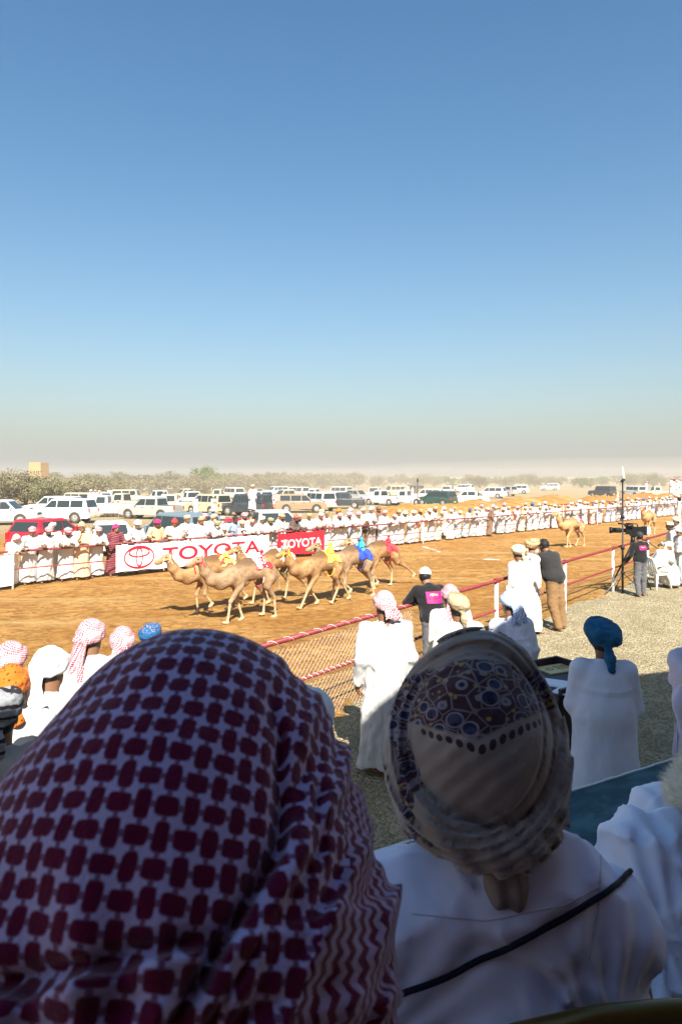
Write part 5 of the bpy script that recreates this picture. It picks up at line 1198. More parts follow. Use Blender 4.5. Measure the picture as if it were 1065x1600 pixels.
blue_check = checked('scarf_blue_check', (.04, .16, .50), (.72, .76, .82), .016); red_check = checked('scarf_red_check', (.42, .010, .03), (.68, .60, .60), .015); red_check2 = checked('scarf_red_fine', (.42, .012, .045), (.68, .52, .53), .015)
H_['khaki'] = striped('turban_khaki', (.40, .31, .19), (.26, .19, .11), 40); H_['lemon'] = striped('turban_pale_stripe', (.66, .58, .38), (.48, .38, .22), 60)
blue_t = mat('turban_deep_blue', lambda b: (add_bump(b, noise(coords(), 30, 4), .6, .012), mixc(smooth(noise(coords(), 12, 3), .35, .7), (.006, .075, .17), (.015, .14, .27)))[1], rough=.9)
T1 = ('headscarf', scarf_mesh(11, .006, .12, .03)); T2 = ('headscarf', scarf_mesh(12, .006, .34, -.05)); T3 = ('turban', turban_mesh(13, .006)); T4 = ('turban', turban_mesh(15, .006, True, 1.04, .32)); T5 = ('headscarf', scarf_mesh(14, .006, .20, .02)); T6 = ('headscarf', scarf_mesh(17, .006, .36, -.07))
near(px2x(602, 7.05), 7.05, 1.86, (-.25, .97), 'man in long white robe and red white checked headscarf, sunlit back, by the mesh fence', 'stand', white, sk1, T1, red_check, seed=2, turn=.25)
near(px2x(704, 8.3), 8.25, 1.74, (-.3, .95), 'man in cream robe with pink checked headscarf hanging behind, right of the black jacket', 'stand', cloth('cream_white_cotton', (.72, .68, .58)), sk1, T2, red_check2, seed=4, turn=-.1)
near(px2x(718, 7.2), 7.2, 1.80, (-.25, .97), 'man in khaki brown turban just above the floral turban', 'stand', cloth('off_white_cotton', (.70, .66, .56)), sk1, T4, H_['khaki'], seed=5)
near(px2x(800, 7.6), 7.6, 1.77, (-.3, .95), 'man in pale robe and blue white checked headscarf left of the lectern', 'stand', lav, sk1, T5, blue_check, seed=6, turn=.2)
near(px2x(810, 12.6), 12.5, 1.80, (-.55, .83), 'tall man in white robe with cream turban standing at the fence post', 'stand', white, sk1, T3, H_['lemon'], seed=7)
near(px2x(826, 13.4), 13.3, 1.84, (.9, .1), 'man with brown turban and dark glasses in profile behind the cream turban', 'stand', white, sk2, ('turban', HW['turban'][1][1]), H_['tan'], seed=8, beard=hairg)
# black jacket, white cap, leaning on the fence
px_, py_ = fence_pt(640) - FN * .42
jr, JJ, s_ = near(px_, py_, 1.72, (-.30, .95), 'man in black jacket with pink printed back and white cap leaning on the near fence', 'restfar', blackc, sk2, ('cap', HW['cap'][0][1]), H_['white'], seed=1, garment='long', gm2=jean, turn=-.5, fat=.02)
def patch(parent, w, h, m, mt, txts, back, z0):
    """printed panel laid on the garment's back, following it"""
    sh = [c for c in parent.children if c.name.startswith('shirt')][0]; bvh = BVHTree.FromPolygons([v.co[:] for v in sh.data.vertices], [p.vertices[:] for p in sh.data.polygons])
    def drape(x, z, off):
        hit = bvh.ray_cast(Vector((x, -1.5, z)), Vector((0, 1, 0))); y = hit[0].y if hit[0] else -.14; return Vector((x, y - off, z))
    V = []; n = 16; k = 10
    for j in range(k + 1):
        for i in range(n + 1): V.append(drape(-w / 2 + w * i / n, z0 + h * (j / k - .5), .004))
    Fq = [(j * (n + 1) + i, j * (n + 1) + i + 1, (j + 1) * (n + 1) + i + 1, (j + 1) * (n + 1) + i) for j in range(k) for i in range(n)]
    ob('printed_panel', mesh_from('panel', V, Fq), m, sh)
    for n_, hh, ww, zz, mm in txts:                      # rows of small illegible marks, as the print reads at this distance
        V = []; Fq = []; r_ = random.Random(n_)
        for i in range(n_):
            x0 = -ww / 2 + ww * i / n_; x1 = x0 + ww / n_ * r_.uniform(.5, .85); h2 = hh * r_.uniform(.6, 1)
            k_ = len(V); V += [drape(x0, zz, .009), drape(x1, zz + r_.uniform(-.3, .3) * hh, .009), drape(x1, zz + h2, .009), drape(x0 + r_.uniform(0, .5) * (x1 - x0), zz + h2, .009)]; Fq.append((k_, k_ + 1, k_ + 2, k_ + 3))
        ob('printed_marks', mesh_from('marks', V, Fq, False), mm, sh)
pink_p = mat('print_pink', col=(.68, .01, .16), rough=.6); gold_p = mat('print_gold', col=(.75, .55, .12), rough=.6); blk_p = mat('print_black', col=(.02, .01, .015), rough=.6)
patch(jr, .23, .15, pink_p, None, [(5, .030, .13, 1.295, gold_p), (6, .034, .17, 1.245, blk_p), (9, .014, .18, 1.215, blk_p)], 0, 1.27)
S = SDF((-.14, -.16, -.14), (.14, .14, .17), .006); S.ell((0, -.016, .030), (.092, .108, .104), None, 0); S.ell((0, .105, -.04), (.08, .10, .09), None, .01, 's'); S.ell((0, 0, -.115), (.2, .2, .07), None, .01, 's')
S.disp(lambda x, y, z: .010 * vnoise(x * 55, y * 55, z * 55, 3) + .004 * vnoise(x * 120, y * 120, z * 120, 5)); curly = S.mesh('hair')
# heavy man in black polo at the fence
px_, py_ = fence_pt(836) - FN * .40
near(px_, py_, 1.80, (-.5, .86), 'heavy set man in black polo shirt and brown trousers with his arms on the fence', 'crossed', cloth('charcoal_cotton', (.025, .024, .024)), sk1, ('hair', curly), hairm, seed=3, garment='polo', gm2=tan_tr, fat=.05)
# cameraman
cz_ = 17.3; cx_ = px2x(1000, cz_)
cr, CJ, cs_ = near(cx_, cz_, 1.67, (-.25, .97), 'cameraman in black shirt with pink printed back, grey jeans and black cap', 'camop', blackc, sk2, ('cap', HW['cap'][0][1]), mat('cap_dark', col=(.03, .035, .035), rough=.8), seed=1, garment='long', gm2=jean, fat=.01)
patch(cr, .20, .11, pink_p, None, [(6, .026, .12, 1.315, gold_p), (8, .012, .15, 1.285, blk_p)], 0, 1.31)
blk = mat('black_metal', col=(.012, .012, .014), rough=.4, metal=.3); steel = mat('grey_metal', col=(.28, .28, .28), rough=.4, metal=.7)
tx_, ty_ = px2x(988, 18.0), 18.0
tp_ = empty('camera_tripod', (tx_, ty_, 0), 0, 'black tripod carrying the video camera beside the cameraman', 'tripod')
for a in (0.35, 2.5, 4.5): MB().tube([(0, 0, 1.30), (.30 * math.cos(a), .30 * math.sin(a), .66), (.62 * math.cos(a), .62 * math.sin(a), 0)], [.03, .024, .014], 8).build('leg', blk, tp_)
hb_ = MB(); hb_.tube([(0, 0, 1.25), (0, 0, 1.48)], [.07, .05], 12); hb_.box((0, 0, 1.50), (.12, .16, .05)); hb_.build('fluid_head', blk, tp_); MB().tube([(0, -.05, 1.48), (.22, -.30, 1.38), (.42, -.52, 1.20)], .012, 6).build('pan_handle', blk, tp_)
vc = empty('video_camera', (tx_, ty_, 1.55), rd(72), 'large black shoulder video camera on the tripod', 'video camera')
b_ = MB(); b_.box((0, -.02, .08), (.15, .40, .19)); b_.box((0, -.27, .08), (.13, .13, .22)); b_.build('body', blk, vc)
b_ = MB(); b_.tube([(0, .17, .07), (0, .30, .07), (0, .31, .07), (0, .50, .07), (0, .51, .07), (0, .58, .07)], [.05, .055, .068, .066, .08, .085], 16); b_.build('lens', blk, vc); b_ = MB(); b_.tube([(0, -.12, .18), (0, -.10, .25), (0, .16, .26), (0, .20, .18)], .016, 8); b_.build('handle', blk, vc)
b_ = MB(); b_.tube([(-.12, .0, .20), (-.12, .22, .21)], [.042, .03], 12); b_.build('viewfinder', blk, vc); b_ = MB(); b_.tube([(.06, .05, .22), (.06, .36, .25)], .022, 10); b_.build('microphone', blk, vc); b_ = MB(); b_.box((0, -.38, .09), (.12, .10, .18)); b_.build('battery', mat('battery_grey', col=(.30, .36, .38), rough=.5), vc)
# tall mast on a light stand
mz = 17.7; mx = px2x(972, mz)
mr = empty('antenna_mast', (mx, mz, 0), 0, 'tall thin black mast on splayed legs with a white feathered tip', 'mast')
MB().tube([(0, 0, .0), (0, 0, 1.2), (0, 0, 1.21), (0, 0, 2.95)], [.028, .028, .020, .018], 10).build('pole', blk, mr)
for a in (-.55, 1.5, 3.5): MB().tube([(0, 0, .55), (.62 * math.cos(a), .62 * math.sin(a), .0)], [.014, .012], 6).build('leg', steel, mr)
for z_ in (.55, 1.2, 2.0): MB().tube([(0, 0, z_ - .04), (0, 0, z_ + .04)], .05, 10).build('collar', blk, mr)
b_ = MB(); b_.tube([(-.03, 0, 2.90), (.04, 0, 2.98)], .04, 8); b_.build('mast_head', blk, mr); b_ = MB(); b_.tube([(.03, 0, 2.98), (.03, 0, 3.04), (.005, 0, 3.20), (-.01, 0, 3.30)], [.028, .032, .016, .005], 8); b_.build('feathered_tip', mat('tip_white', col=(.8, .8, .78), rough=.8), mr)
# seated man, chair
chx, chy = px2x(1022, 18.6), 18.5
chm = mat('chair_plastic', col=(.78, .77, .70), rough=.4)
ch = empty('garden_chair', (chx, chy, 0), rd(-68), 'white plastic armchair beside the cameraman', 'chair')
b_ = MB(); b_.box((0, 0, .42), (.46, .44, .035)); b_.build('seat', chm, ch)
b_ = MB(); 
for i in range(7): x = -.20 + i * .0667; b_.tube([(x, -.20, .44), (x * 1.05, -.27, .66), (x * 1.0, -.31, .86 - .06 * (abs(i - 3) / 3) ** 2)], .020, 6)
b_.tube([(-.22, -.20, .44), (-.235, -.28, .70), (-.18, -.32, .85), (0, -.325, .89), (.18, -.32, .85), (.235, -.28, .70), (.22, -.20, .44)], .022, 6); b_.build('backrest', chm, ch)
for s in (-1, 1):
    MB().tube([(s * .235, -.27, .66), (s * .27, -.05, .67), (s * .27, .18, .65)], .026, 8).build('armrest', chm, ch)
    MB().tube([(s * .27, .18, .65), (s * .24, .20, .42), (s * .27, .25, 0)], [.024, .028, .024], 8).build('leg', chm, ch); MB().tube([(s * .22, -.20, .44), (s * .26, -.27, 0)], [.030, .024], 8).build('leg', chm, ch)
POSES['sit'] = dict(lean=.5, neck=-.1, el=[(-.24, .34, .98), (.24, .34, .98)], wr=[(-.12, .52, .86), (.12, .52, .86)], fix=True)
def seated(x, y, z, rz, sc, label, gm, hd_, hm, sm, lean=.5, neck=.1, beard=None, res=.009, arms=None, turn=0., hem=.10, fat=.03, seat=.46, cat='person'):
    J = skeleton('sit', turn, 0); piv = V3(0, 0, .92); D = V3(0, 0, seat + .10 - .92); up = dict(belly=(0, .015, 1.06), chest=(0, 0, 1.27), neck0=(0, -.01, 1.40), shL=(-.185, 0, 1.385), shR=(.185, 0, 1.385), neck1=(0, .01, 1.50), head=(0, .025, 1.60))
    for k, v in up.items(): J[k] = rotx(V3(*v), lean, piv) + D
    J['hrot'] = (Matrix.Rotation(turn, 3, 'Z') @ Matrix.Rotation(-neck, 3, 'X')).to_euler()
    a = arms or [(-.27, .22, .78 - .92), (.27, .22, .78 - .92), (-.13, .42, .70 - .92), (.13, .42, .70 - .92)]
    for k, v in zip(('elL', 'elR', 'wrL', 'wrR'), a): J[k] = V3(*v) + V3(0, 0, .92)
    for s, k in ((-1, 'L'), (1, 'R')):
        J['hip' + k] = V3(s * .10, 0, seat + .07); J['kn' + k] = V3(s * .13, .43, seat + .05); J['an' + k] = V3(s * .14, .42, .09); J['toe' + k] = V3(s * .16, .58, .035)
    r = empty('person', (x, y, z), rz, label, cat); r.scale = (sc,) * 3
    S = SDF((-.5, -.45, -.02), (.5, .95, 1.6), res)
    S.ell(J['chest'], (.145, .11, .17), (-lean, 0, 0), .06); S.ell(J['belly'], (.14, .11, .14), None, .08); S.ell((0, 0, seat + .09), (.16, .14, .10), None, .08)
    S.chain([J['neck0'], J['neck1'], J['head']], [.062, .054, .056], .03)
    for s, k in ((-1, 'L'), (1, 'R')):
        S.cap(J['neck0'], J['sh' + k], .05, .05, .05); S.chain([J['sh' + k], J['el' + k]], [.052, .037], .03); S.chain([J['el' + k], J['wr' + k]], [.037, .024], .015); S.chain([J['hip' + k], J['kn' + k], J['an' + k]], [.085, .055, .036], .03); S.cap(J['an' + k] + V3(0, -.03, -.03), J['toe' + k], .036, .027, .02)
        d = J['wr' + k] - J['el' + k]; hand(S, J['wr' + k], d, (0, .3, -1), s, .0095)
    head_sdf(S, J); ob('body', S.mesh('body'), [sm], r)
    S = SDF((-.56, -.5, .0), (.56, .95, 1.6), res)
    S.ell(J['chest'], (.19 + fat, .145 + fat, .20), (-lean, 0, 0), .08); S.ell(J['belly'], (.18 + fat, .16 + fat, .19), None, .1); S.ell((0, .02, seat + .10), (.22 + fat, .19, .13), None, .1); S.cap(J['shL'], J['shR'], .074, None, .06); S.cap(J['neck0'], J['neck1'] * .4 + J['neck0'] * .6, .085, .068, .03)
    for s, k in ((-1, 'L'), (1, 'R')):
        S.cap(J['hip' + k], J['kn' + k], .125, .11, .10); S.chain([J['sh' + k], J['el' + k]], [.085, .075], .05); S.chain([J['el' + k], J['wr' + k]], [.07, .058], .03)
        S.cap(J['kn' + k], J['kn' + k] * V3(1.1, 1.02, 0) + V3(0, 0, hem + .05), .12, .15, .10)
    S.cap((-.1, .30, seat - .02), (.1, .34, hem + .12), .14, .16, .1); S.disp(lambda x, y, z: .010 * vnoise(x * 10, y * 10, z * 5, 3) + .006 * vnoise(x * 22, y * 18, z * 12, 4)); S.clip(2, hem, '>'); ob('robe', S.mesh('robe'), gm, r)
    if hd_: ob(hd_[0], hd_[1], hm, r, tuple(J['head']), J['hrot'])
    if beard: ob('beard', BEARD, beard, r, tuple(J['head']), J['hrot'])
    return r, J
seated(chx + .03, chy, 0, rd(-66), 1.02, 'seated man in white hunched forward in the white plastic armchair', white, ('turban', HW['turban'][2][1]), H_['cream'], sk1, lean=.62, neck=.3)
near(px2x(1050, 20.2), 20.2, 1.74, (-.95, .3), 'man in white robe with striped embroidered cap by the far end of the fence', 'hold', white, sk3, ('cap', HW['kumma'][0][1]), H_['lemon'], seed=9, res=.012)
near(px2x(1064, 19.0), 19.0, 1.66, (-.9, -.2), 'man in white, pale turban, cut by the right edge beside the striped cap', 'hold', white, sk1, ('turban', HW['turban'][0][1]), H_['white'], seed=3, res=.012)
near(px2x(1058, 22.5), 22.5, 1.72, (-.9, .2), 'man in white half hidden behind the striped cap man', 'fold', white, sk1, ('turban', HW['turban'][1][1]), H_['white'], seed=4, res=.013)
wp = empty('white_pole', (px2x(1061, 24), 24, 0), 0, 'thin white pole standing at the right edge beyond the near fence', 'pole'); MB().tube([(0, 0, -.3), (0, 0, 2.2)], .035, 8).build('shaft', post_white, wp); MB().tube([(0, 0, 2.2), (0, 0, 2.32)], .06, 8).build('cap', blk, wp)
# man with deep blue turban and the lectern in front of him
near(px2x(943, 5.75), 5.75, 1.78, (.22, .97), 'man in pale robe and deep blue turban seen from behind at the lectern', 'hold', cloth('pale_lilac_cotton', (.60, .63, .74)), sk1, T4, blue_t, seed=6, fat=.035, turn=.1, fold=.35, bigm=1.3)
lect_m = mat('lectern_wood', lambda b: mixc(noise(coords('Object', (2, 20, 2)), 3, 4), (.018, .008, .012), (.045, .02, .026)), rough=.4)
lr = empty('lectern', (2.03, 6.42, 0), rd(-60), 'dark wooden lectern with raised rim holding papers', 'lectern'); lr.scale = (1.0, 1.0, 1.0)
MB().box((0, 0, .55), (.62, .66, 1.10)).build('cabinet', lect_m, lr)
Rm = Matrix.Rotation(rd(0), 3, 'X'); b_ = MB(); b_.box((0, 0, 1.13), (.76, .80, .04)); b_.build('top', mat('lectern_top', col=(.02, .014, .022), rough=.5), lr)
b_ = MB()
b_.box((0, .39, 1.175), (.762, .03, .09)); b_.box((-.37, 0, 1.174), (.03, .75, .088)); b_.box((.37, 0, 1.165), (.03, .75, .07)); b_.build('rim', lect_m, lr)
def top_item(name, px, py, w, d, rz, m, lab, cat, z=1.152, h=.008, group=None):
    Z = F * (H - z) / (py - 745); r = empty(name, (px2x(px, Z), Z, z), rz, lab, cat, group); b = MB(); b.box((0, 0, h / 2), (w, d, h)); b.build('sheet', m, r); return r
pap = mat('paper', col=(.75, .77, .82), rough=.8); gcard = mat('gold_card', lambda b: mixc(smooth(noise(coords(), 40, 3), .5, .6), (.62, .50, .24), (.50, .36, .14)), rough=.5)
top_item('paper_stack', 862, 1068, .21, .29, rd(62), pap, 'stack of white paper on the lectern nearest its left rim', 'papers', h=.012); top_item('paper_sheet', 893, 1083, .21, .29, rd(50), pap, 'white sheet of paper on the lectern beside the pale sleeve', 'papers')
gc = top_item('framed_certificate', 868, 1046, .34, .24, rd(25), gcard, 'gold certificate with dark emblem lying on the lectern', 'certificate', h=.010)
b_ = MB(); stroke_ring(b_, 0, 0, .035, .03, .012); e_ = b_.mesh()
for v in e_.vertices: v.co = Vector((v.co.x - .08, v.co.z, .0115))
ob('emblem', e_, blk, gc); b_ = MB()
for i in range(9): b_.box((.02 + .05 * (i % 3), .05 - .035 * (i // 3), .0115), (.035 - .006 * (i % 2), .008, .002))
b_.build('lettering_marks', blk, gc)
# row at lower left along the fence, standing on a low step
stp = MB(); stp.prism([(-5.2, 2.2), (-1.5, 4.9), (-1.2, 4.3), (-4.5, 1.2)], .0, .2, 'z')
tag(stp.build('step', stand_m), kind='structure')
def nl(px, py_top, Z, face, lab, hd_, hm, gm, seed, z=.2, turn=0., **k):
    return near(px2x(px, Z), Z, py2z(py_top, Z) - z, face, lab, 'stand', gm, sk1, hd_, hm, seed=seed, z=z, turn=turn, **k)
nl(16, 1004, 4.7, (-.3, .95), 'man with pink checked headscarf above the orange shawl at the left edge', T1, red_check2, white, 1, turn=-.6)
nl(14, 1040, 4.15, (-.2, .98), 'man with orange shawl over his head at the left edge', T5, mat('shawl_orange', lambda b: mixc(smooth(voro(coords(), 40), .25, .35), (.12, .03, .01), (.50, .13, .012)), rough=.9), white, 2)
nl(-2, 1080, 3.5, (-.3, .95), 'man with grey and dark striped turban at the lower left edge', T3, striped('turban_grey_stripe', (.24, .25, .26), (.03, .025, .03), 110), grey, 3)
nl(75, 1012, 4.35, (-.1, .99), 'man with plain white headscarf tied behind and greyish robe', T5, H_['white'], cloth('greyish_cotton', (.50, .49, .44)), 4, turn=-.5)
nl(140, 968, 5.3, (-.1, .99), 'man with tall red checked headscarf falling over his white robe', T6, red_check2, white, 5, turn=-.4)
nl(190, 980, 5.9, (-.15, .98), 'man with red checked headscarf left of the blue turban', T1, red_check2, white, 6, z=.0)
nl(234, 975, 6.5, (-.15, .98), 'man with blue patterned turban just clearing the big foreground headscarf', T3, mat('turban_blue_pattern', lambda b: mixc(E.m('MULTIPLY', smooth(voro(coords(), 55), .35, .3), smooth(xyz(coords())[2], .06, .1)), (.012, .09, .22), (.42, .22, .14)), rough=.9), white, 7, z=.0)
# ------------------------------------------------------------ spectators on the stand, right in front of us
def set_uv(me, fn):
    co = np.zeros(len(me.vertices) * 3); me.vertices.foreach_get('co', co); co = co.reshape(-1, 3); uv = fn(co)
    vi = np.zeros(len(me.loops), np.int32); me.loops.foreach_get('vertex_index', vi)
    l = me.uv_layers.new(name='UVMap'); l.data.foreach_set('uv', uv[vi].astype(np.float32).ravel())
def azim(C, pole, R, rot=0.):
    p = np.array(pole, float); p /= np.linalg.norm(p); ux = np.cross([0, 0, 1], p); ux /= np.linalg.norm(ux); uy = np.cross(p, ux)
    def fn(co):
        d = co - C; d /= np.linalg.norm(d, axis=1)[:, None]; c = np.clip(d @ p, -1, 1); th = np.arccos(c); a = d @ ux; b = d @ uy; L = np.sqrt(a * a + b * b) + 1e-9
        u = R * th * a / L; v = R * th * b / L; return np.stack([u * math.cos(rot) - v * math.sin(rot), u * math.sin(rot) + v * math.cos(rot)], 1)
    return fn
def proj(x, y, z): return 532.5 + F * x / np.maximum(y, .05), 745 + F * (H - z) / np.maximum(y, .05)
maroon_c = (.12, .002, .030); lilac = (.50, .41, .64)
def keff_uv(b):
    c = coords('UV', (1, 1, 1)); x, y, z = xyz(c); w = (noise(c, 9, 2) - .5) * .006 + (noise(c, 90, 2) - .5) * .0028
    k = 1 / .0122; f = keff_fac((x + w) * k, (y - w) * k * .92, .5, .10, .345, .50, True)
    add_bump(b, noise(coords('Object'), 420, 1) * .25 + noise(coords('Object'), 26, 3) * 1.0, .5, .006); b.inputs['Sheen Weight'].default_value = .25
    return mixc(f, lilac, maroon_c)
def zig_uv(b):
    c = coords('UV', (1, 1, 1)); x, y, z = xyz(c); w = (noise(c, 14, 2) - .5) * .012; k = 1 / .0098
    tri = E.m('PINGPONG', (y + w) * k, .5); s = E.m('FRACT', (x + w) * k * .8 + tri * .8); f = E.m('MULTIPLY', smooth(s, .38, .50), smooth(s, .98, .88))
    add_bump(b, noise(coords('Object'), 420, 1) * .25 + noise(coords('Object'), 26, 3), .5, .006); b.inputs['Sheen Weight'].default_value = .25
    return mixc(f * .8, maroon_c, (.46, .36, .56))  # pale threads carry the same painted shade tint
km = mat('headscarf_big_check', keff_uv, rough=.95, spec=.08); zm = mat('headscarf_zigzag_border', zig_uv, rough=.95, spec=.08)
C = np.array([px2x(268, .47), .47, 2.722]); R3 = np.array([.138, .155, .188])
S = SDF(C - [.24, .24, .36], C + [.24, .24, .26], .0036)
S.ell(C, R3, None, 0)
S.ell(C + [.004, .045, .030], R3 * [.97, 1.0, .93], (.35, .05, 0), .004)           # outer wrap going over the brow
S.torus(C + [.0, .07, .045], .108, .018, (-.95, .15, 0), 1.1, .9, .006)
S.torus(C + [-.01, .02, -.02], .130, .013, (-.55, -.15, 0), 1.08, .9, .010)
S.cap(C + [-.05, -.02, -.30], C + [-.05, 0, -.05], .20, .12, .10); S.cap(C + [.07, .0, -.34], C + [.05, 0, -.05], .13, .09, .08)
def lay(off, reg):
    return lambda x, y, z: np.maximum((np.sqrt(((x - C[0]) / (R3[0] + off)) ** 2 + ((y - C[1]) / (R3[1] + off)) ** 2 + ((z - C[2]) / (R3[2] + off)) ** 2) - 1) * R3[0], -reg(x, y, z))
def r_right(x, y, z): px, py = proj(x, y, z); return (px - (470 + (1180 - py) * -.02 - np.maximum(py - 1250, 0) * .55)) * .0004
def r_low(x, y, z): px, py = proj(x, y, z); return (py - (1560 - np.maximum(px - 40, 0) * .28)) * .0004
S.fn(C - [.2, .22, .3], C + [.22, .22, .24], lay(.009, r_right), .006); S.fn(C - [.2, .22, .3], C + [.22, .22, .24], lay(.017, r_low), .010)
def groove(x, y, z):
    px, py = proj(x, y, z); gx_ = 436 - np.maximum(py - 1330, 0) * .62 - np.maximum(1150 - py, 0) * .25
    g = np.exp(-((px - gx_) / 11) ** 2) * np.clip((py - 1060) / 120, 0, 1) + .6 * np.exp(-((px - gx_ - 62) / 9) ** 2) * np.clip((py - 1150) / 120, 0, 1)
    g2 = np.exp(-((py - (1535 - px * .22)) / 12) ** 2) * np.clip((360 - px) / 80, 0, 1)
    return .012 * g + .010 * g2
def kf(x, y, z):
    px, py = proj(x, y, z); right = np.clip((px - 380 + np.maximum(py - 1250, 0) * .5) / 150, 0, 1); lowr = np.clip((py - 1450) / 150, 0, 1)
    q = (px - 560) * .9 + (py - 980) * .42
    return right * (.0030 * np.sin(q * .075 + 1.5 * vnoise(x * 14, y * 14, z * 14, 2)) + .0018 * np.sin(q * .15 + 2 * vnoise(x * 20, y * 20, z * 20, 4))) + lowr * .003 * np.sin((py + px * .35) * .07 + 2 * vnoise(x * 12, y * 12, z * 12, 6)) \
        + .0025 * vnoise(x * 16, y * 16, z * 16, 8) + .0012 * vnoise(x * 45, y * 45, z * 45, 9) + (1 - right) * np.clip((py - 1300) / 250, 0, 1) * .004 * np.sin(px * .045 + 2.5 * vnoise(x * 8, y * 8, z * 4, 3))
S.disp(lambda x, y, z: .38 * (x - C[0]) ** 2 * np.clip((z - C[2] - .02) / .13, 0, 1)); S.disp(lambda x, y, z: groove(x, y, z)); S.disp(kf); me = S.mesh('headscarf'); uvf = azim(C, (.05, -.82, .42), .152, .12); set_uv(me, uvf)
co = np.zeros(len(me.vertices) * 3); me.vertices.foreach_get('co', co); co = co.reshape(-1, 3); px_a, py_a = proj(co[:, 0], co[:, 1], co[:, 2])
fr = empty('person', (C[0], C[1], 1.42), 0, 'spectator with large maroon and lilac checked headscarf filling the lower left', 'person')
me.materials.append(None); me.materials.append(None)
pv = np.array([p.vertices[0] for p in me.polygons]); reg = (px_a[pv] > 540 - np.maximum(py_a[pv] - 1350, 0) * .32) & (py_a[pv] > 1235)
me.polygons.foreach_set('material_index', reg.astype(np.int32))
ob('headscarf', me, [km, zm], fr, tuple(-Vector(fr.location)))
def bust(S, hc, face_ang, neck_b, shl, shr):
    pass
def stand_body(root, C0, res=.012):
    """seated body under the clothes: head, neck, shoulders, torso, arms, thighs"""
    J = skeleton('stand'); S = SDF((-.5, -.5, -.02), (.5, .8, 1.6), res)
    return J
S = SDF(C - [.34, .30, 1.25], C + [.34, .42, .17], .011); c = C
S.ell(c + [0, .01, .02], (.075, .092, .10), None, 0); S.ell(c + [0, .05, -.05], (.055, .06, .06), None, .03); S.cap(c + [0, .10, .0], c + [0, .125, -.035], .012, .014, .01); S.chain([c + [0, -.01, -.05], c + [0, 0, -.24]], [.058, .062], .03)
S.ell(c + [0, 0, -.46], (.16, .11, .22), None, .06); S.ell(c + [0, .0, -.78], (.16, .13, .16), None, .08)
for s in (-1, 1):
    S.chain([c + [0, 0, -.26], c + [s * .17, 0, -.29], c + [s * .23, .02, -.56], c + [s * .12, .24, -.62]], [.05, .05, .038, .027], .03); S.cap(c + [s * .09, 0, -.82], c + [s * .12, .36, -.84], .085, .06, .04); S.cap(c + [s * .12, .36, -.84], c + [s * .12, .36, -1.22], .055, .04, .03)
    hand(S, c + [s * .12, .24, -.62], (-s * .5, .8, -.1), (0, .2, -1), s, .0105)
ob('body', S.mesh('body'), sk1, fr, tuple(-Vector(fr.location)))
S = SDF(C - [.40, .34, 1.2], C + [.40, .46, -.12], .012)
S.ell(c + [0, 0, -.50], (.21, .16, .25), None, .08); S.ell(c + [0, .02, -.80], (.21, .18, .17), None, .1); S.cap(c + [-.16, 0, -.30], c + [.16, 0, -.30], .08, .08, .05)
for s in (-1, 1): S.chain([c + [s * .18, 0, -.30], c + [s * .25, .02, -.57], c + [s * .13, .23, -.62]], [.08, .07, .055], .04); S.cap(c + [s * .09, 0, -.84], c + [s * .13, .36, -.85], .12, .11, .08); S.cap(c + [s * .13, .36, -.85], c + [s * .13, .37, -1.12], .11, .13, .06)
S.disp(lambda x, y, z: .008 * vnoise(x * 14, y * 14, z * 8, 2)); ob('robe', S.mesh('robe'), white, fr, tuple(-Vector(fr.location)))

# ---- man with the floral turban
fx = px2x(740, .95); C = np.array([fx, .95, py2z(1152, .95)])
fr2 = empty('person', (C[0] + .03, C[1], 1.42), 0, 'spectator with grey floral paisley turban and white robe with dark sash', 'person'); off = tuple(-Vector(fr2.location))
def floral(b):
    c = coords('UV'); x, y, z = xyz(c); n = (noise(c, 8, 2) - .5) * .05
    wool = mixc(noise(coords('Object'), 12, 4), (.235, .195, .165), (.40, .345, .30))
    mp = coords('UV', (1, 1.25, 1)); d = voro(mp, 34, 'F1', 0); e = voro(mp, 34, 'DISTANCE_TO_EDGE', 0); d2 = voro(mp, 95, 'F1', 0)
    navy = mixc(smooth(noise(c, 60, 3), .45, .6), (.012, .014, .045), (.05, .05, .10)); fl = mixc(smooth(d, .46, .40), mixc(smooth(voro(mp, 70), .30, .24), (.055, .022, .035), (.36, .23, .04)), navy)
    ring = E.m('MULTIPLY', smooth(d, .38, .42), smooth(d, .50, .46)); fl = mixc(ring * .75, fl, (.34, .30, .32))
    fl = mixc(E.m('MULTIPLY', smooth(e, .05, .02), .55), fl, (.34, .30, .30)); fl = mixc(smooth(d, .13, .09), fl, (.30, .20, .04))
    vv = E.m('ABSOLUTE', x + .012) * -.30 + y + n * .5 + .020
    main = E.m('MULTIPLY', smooth(vv + n * .25, .018, .024), smooth(y + n * .2, .118, .110))
    rowy = E.m('ABSOLUTE', vv - .009); fx_ = E.m('FRACT', x * 68) - .5
    dots = E.m('MULTIPLY', smooth(fx_ * fx_ + rowy * rowy * 4400, .15, .10), smooth(E.m('ABSOLUTE', x), .105, .095))
    side = E.m('MULTIPLY', smooth(E.m('ABSOLUTE', x + y * .25 + .138 + n * .2), .013, .010), smooth(y, .06, .04))
    r = mixc(E.m('MAXIMUM', main, side), wool, fl); r = mixc(dots, r, (.05, .02, .035))
    add_bump(b, noise(coords('Object'), 300, 2) * .3 + noise(coords('Object'), 30, 3) * .6, .5, .004); b.inputs['Sheen Weight'].default_value = .5
    return r
fm = mat('turban_floral_wool', floral, rough=.95, spec=.06)
wool = mat('turban_plain_wool', lambda b: (add_bump(b, noise(coords('Object', (1, 1, .5)), 70, 4), .5, .006), mixc(noise(coords(), 14, 4), (.18, .14, .125), (.33, .27, .245)))[1], rough=.95, spec=.06)
S = SDF(C - [.18, .2, .26], C + [.18, .2, .2], .0032); RT = np.array([.108, .122, .134])
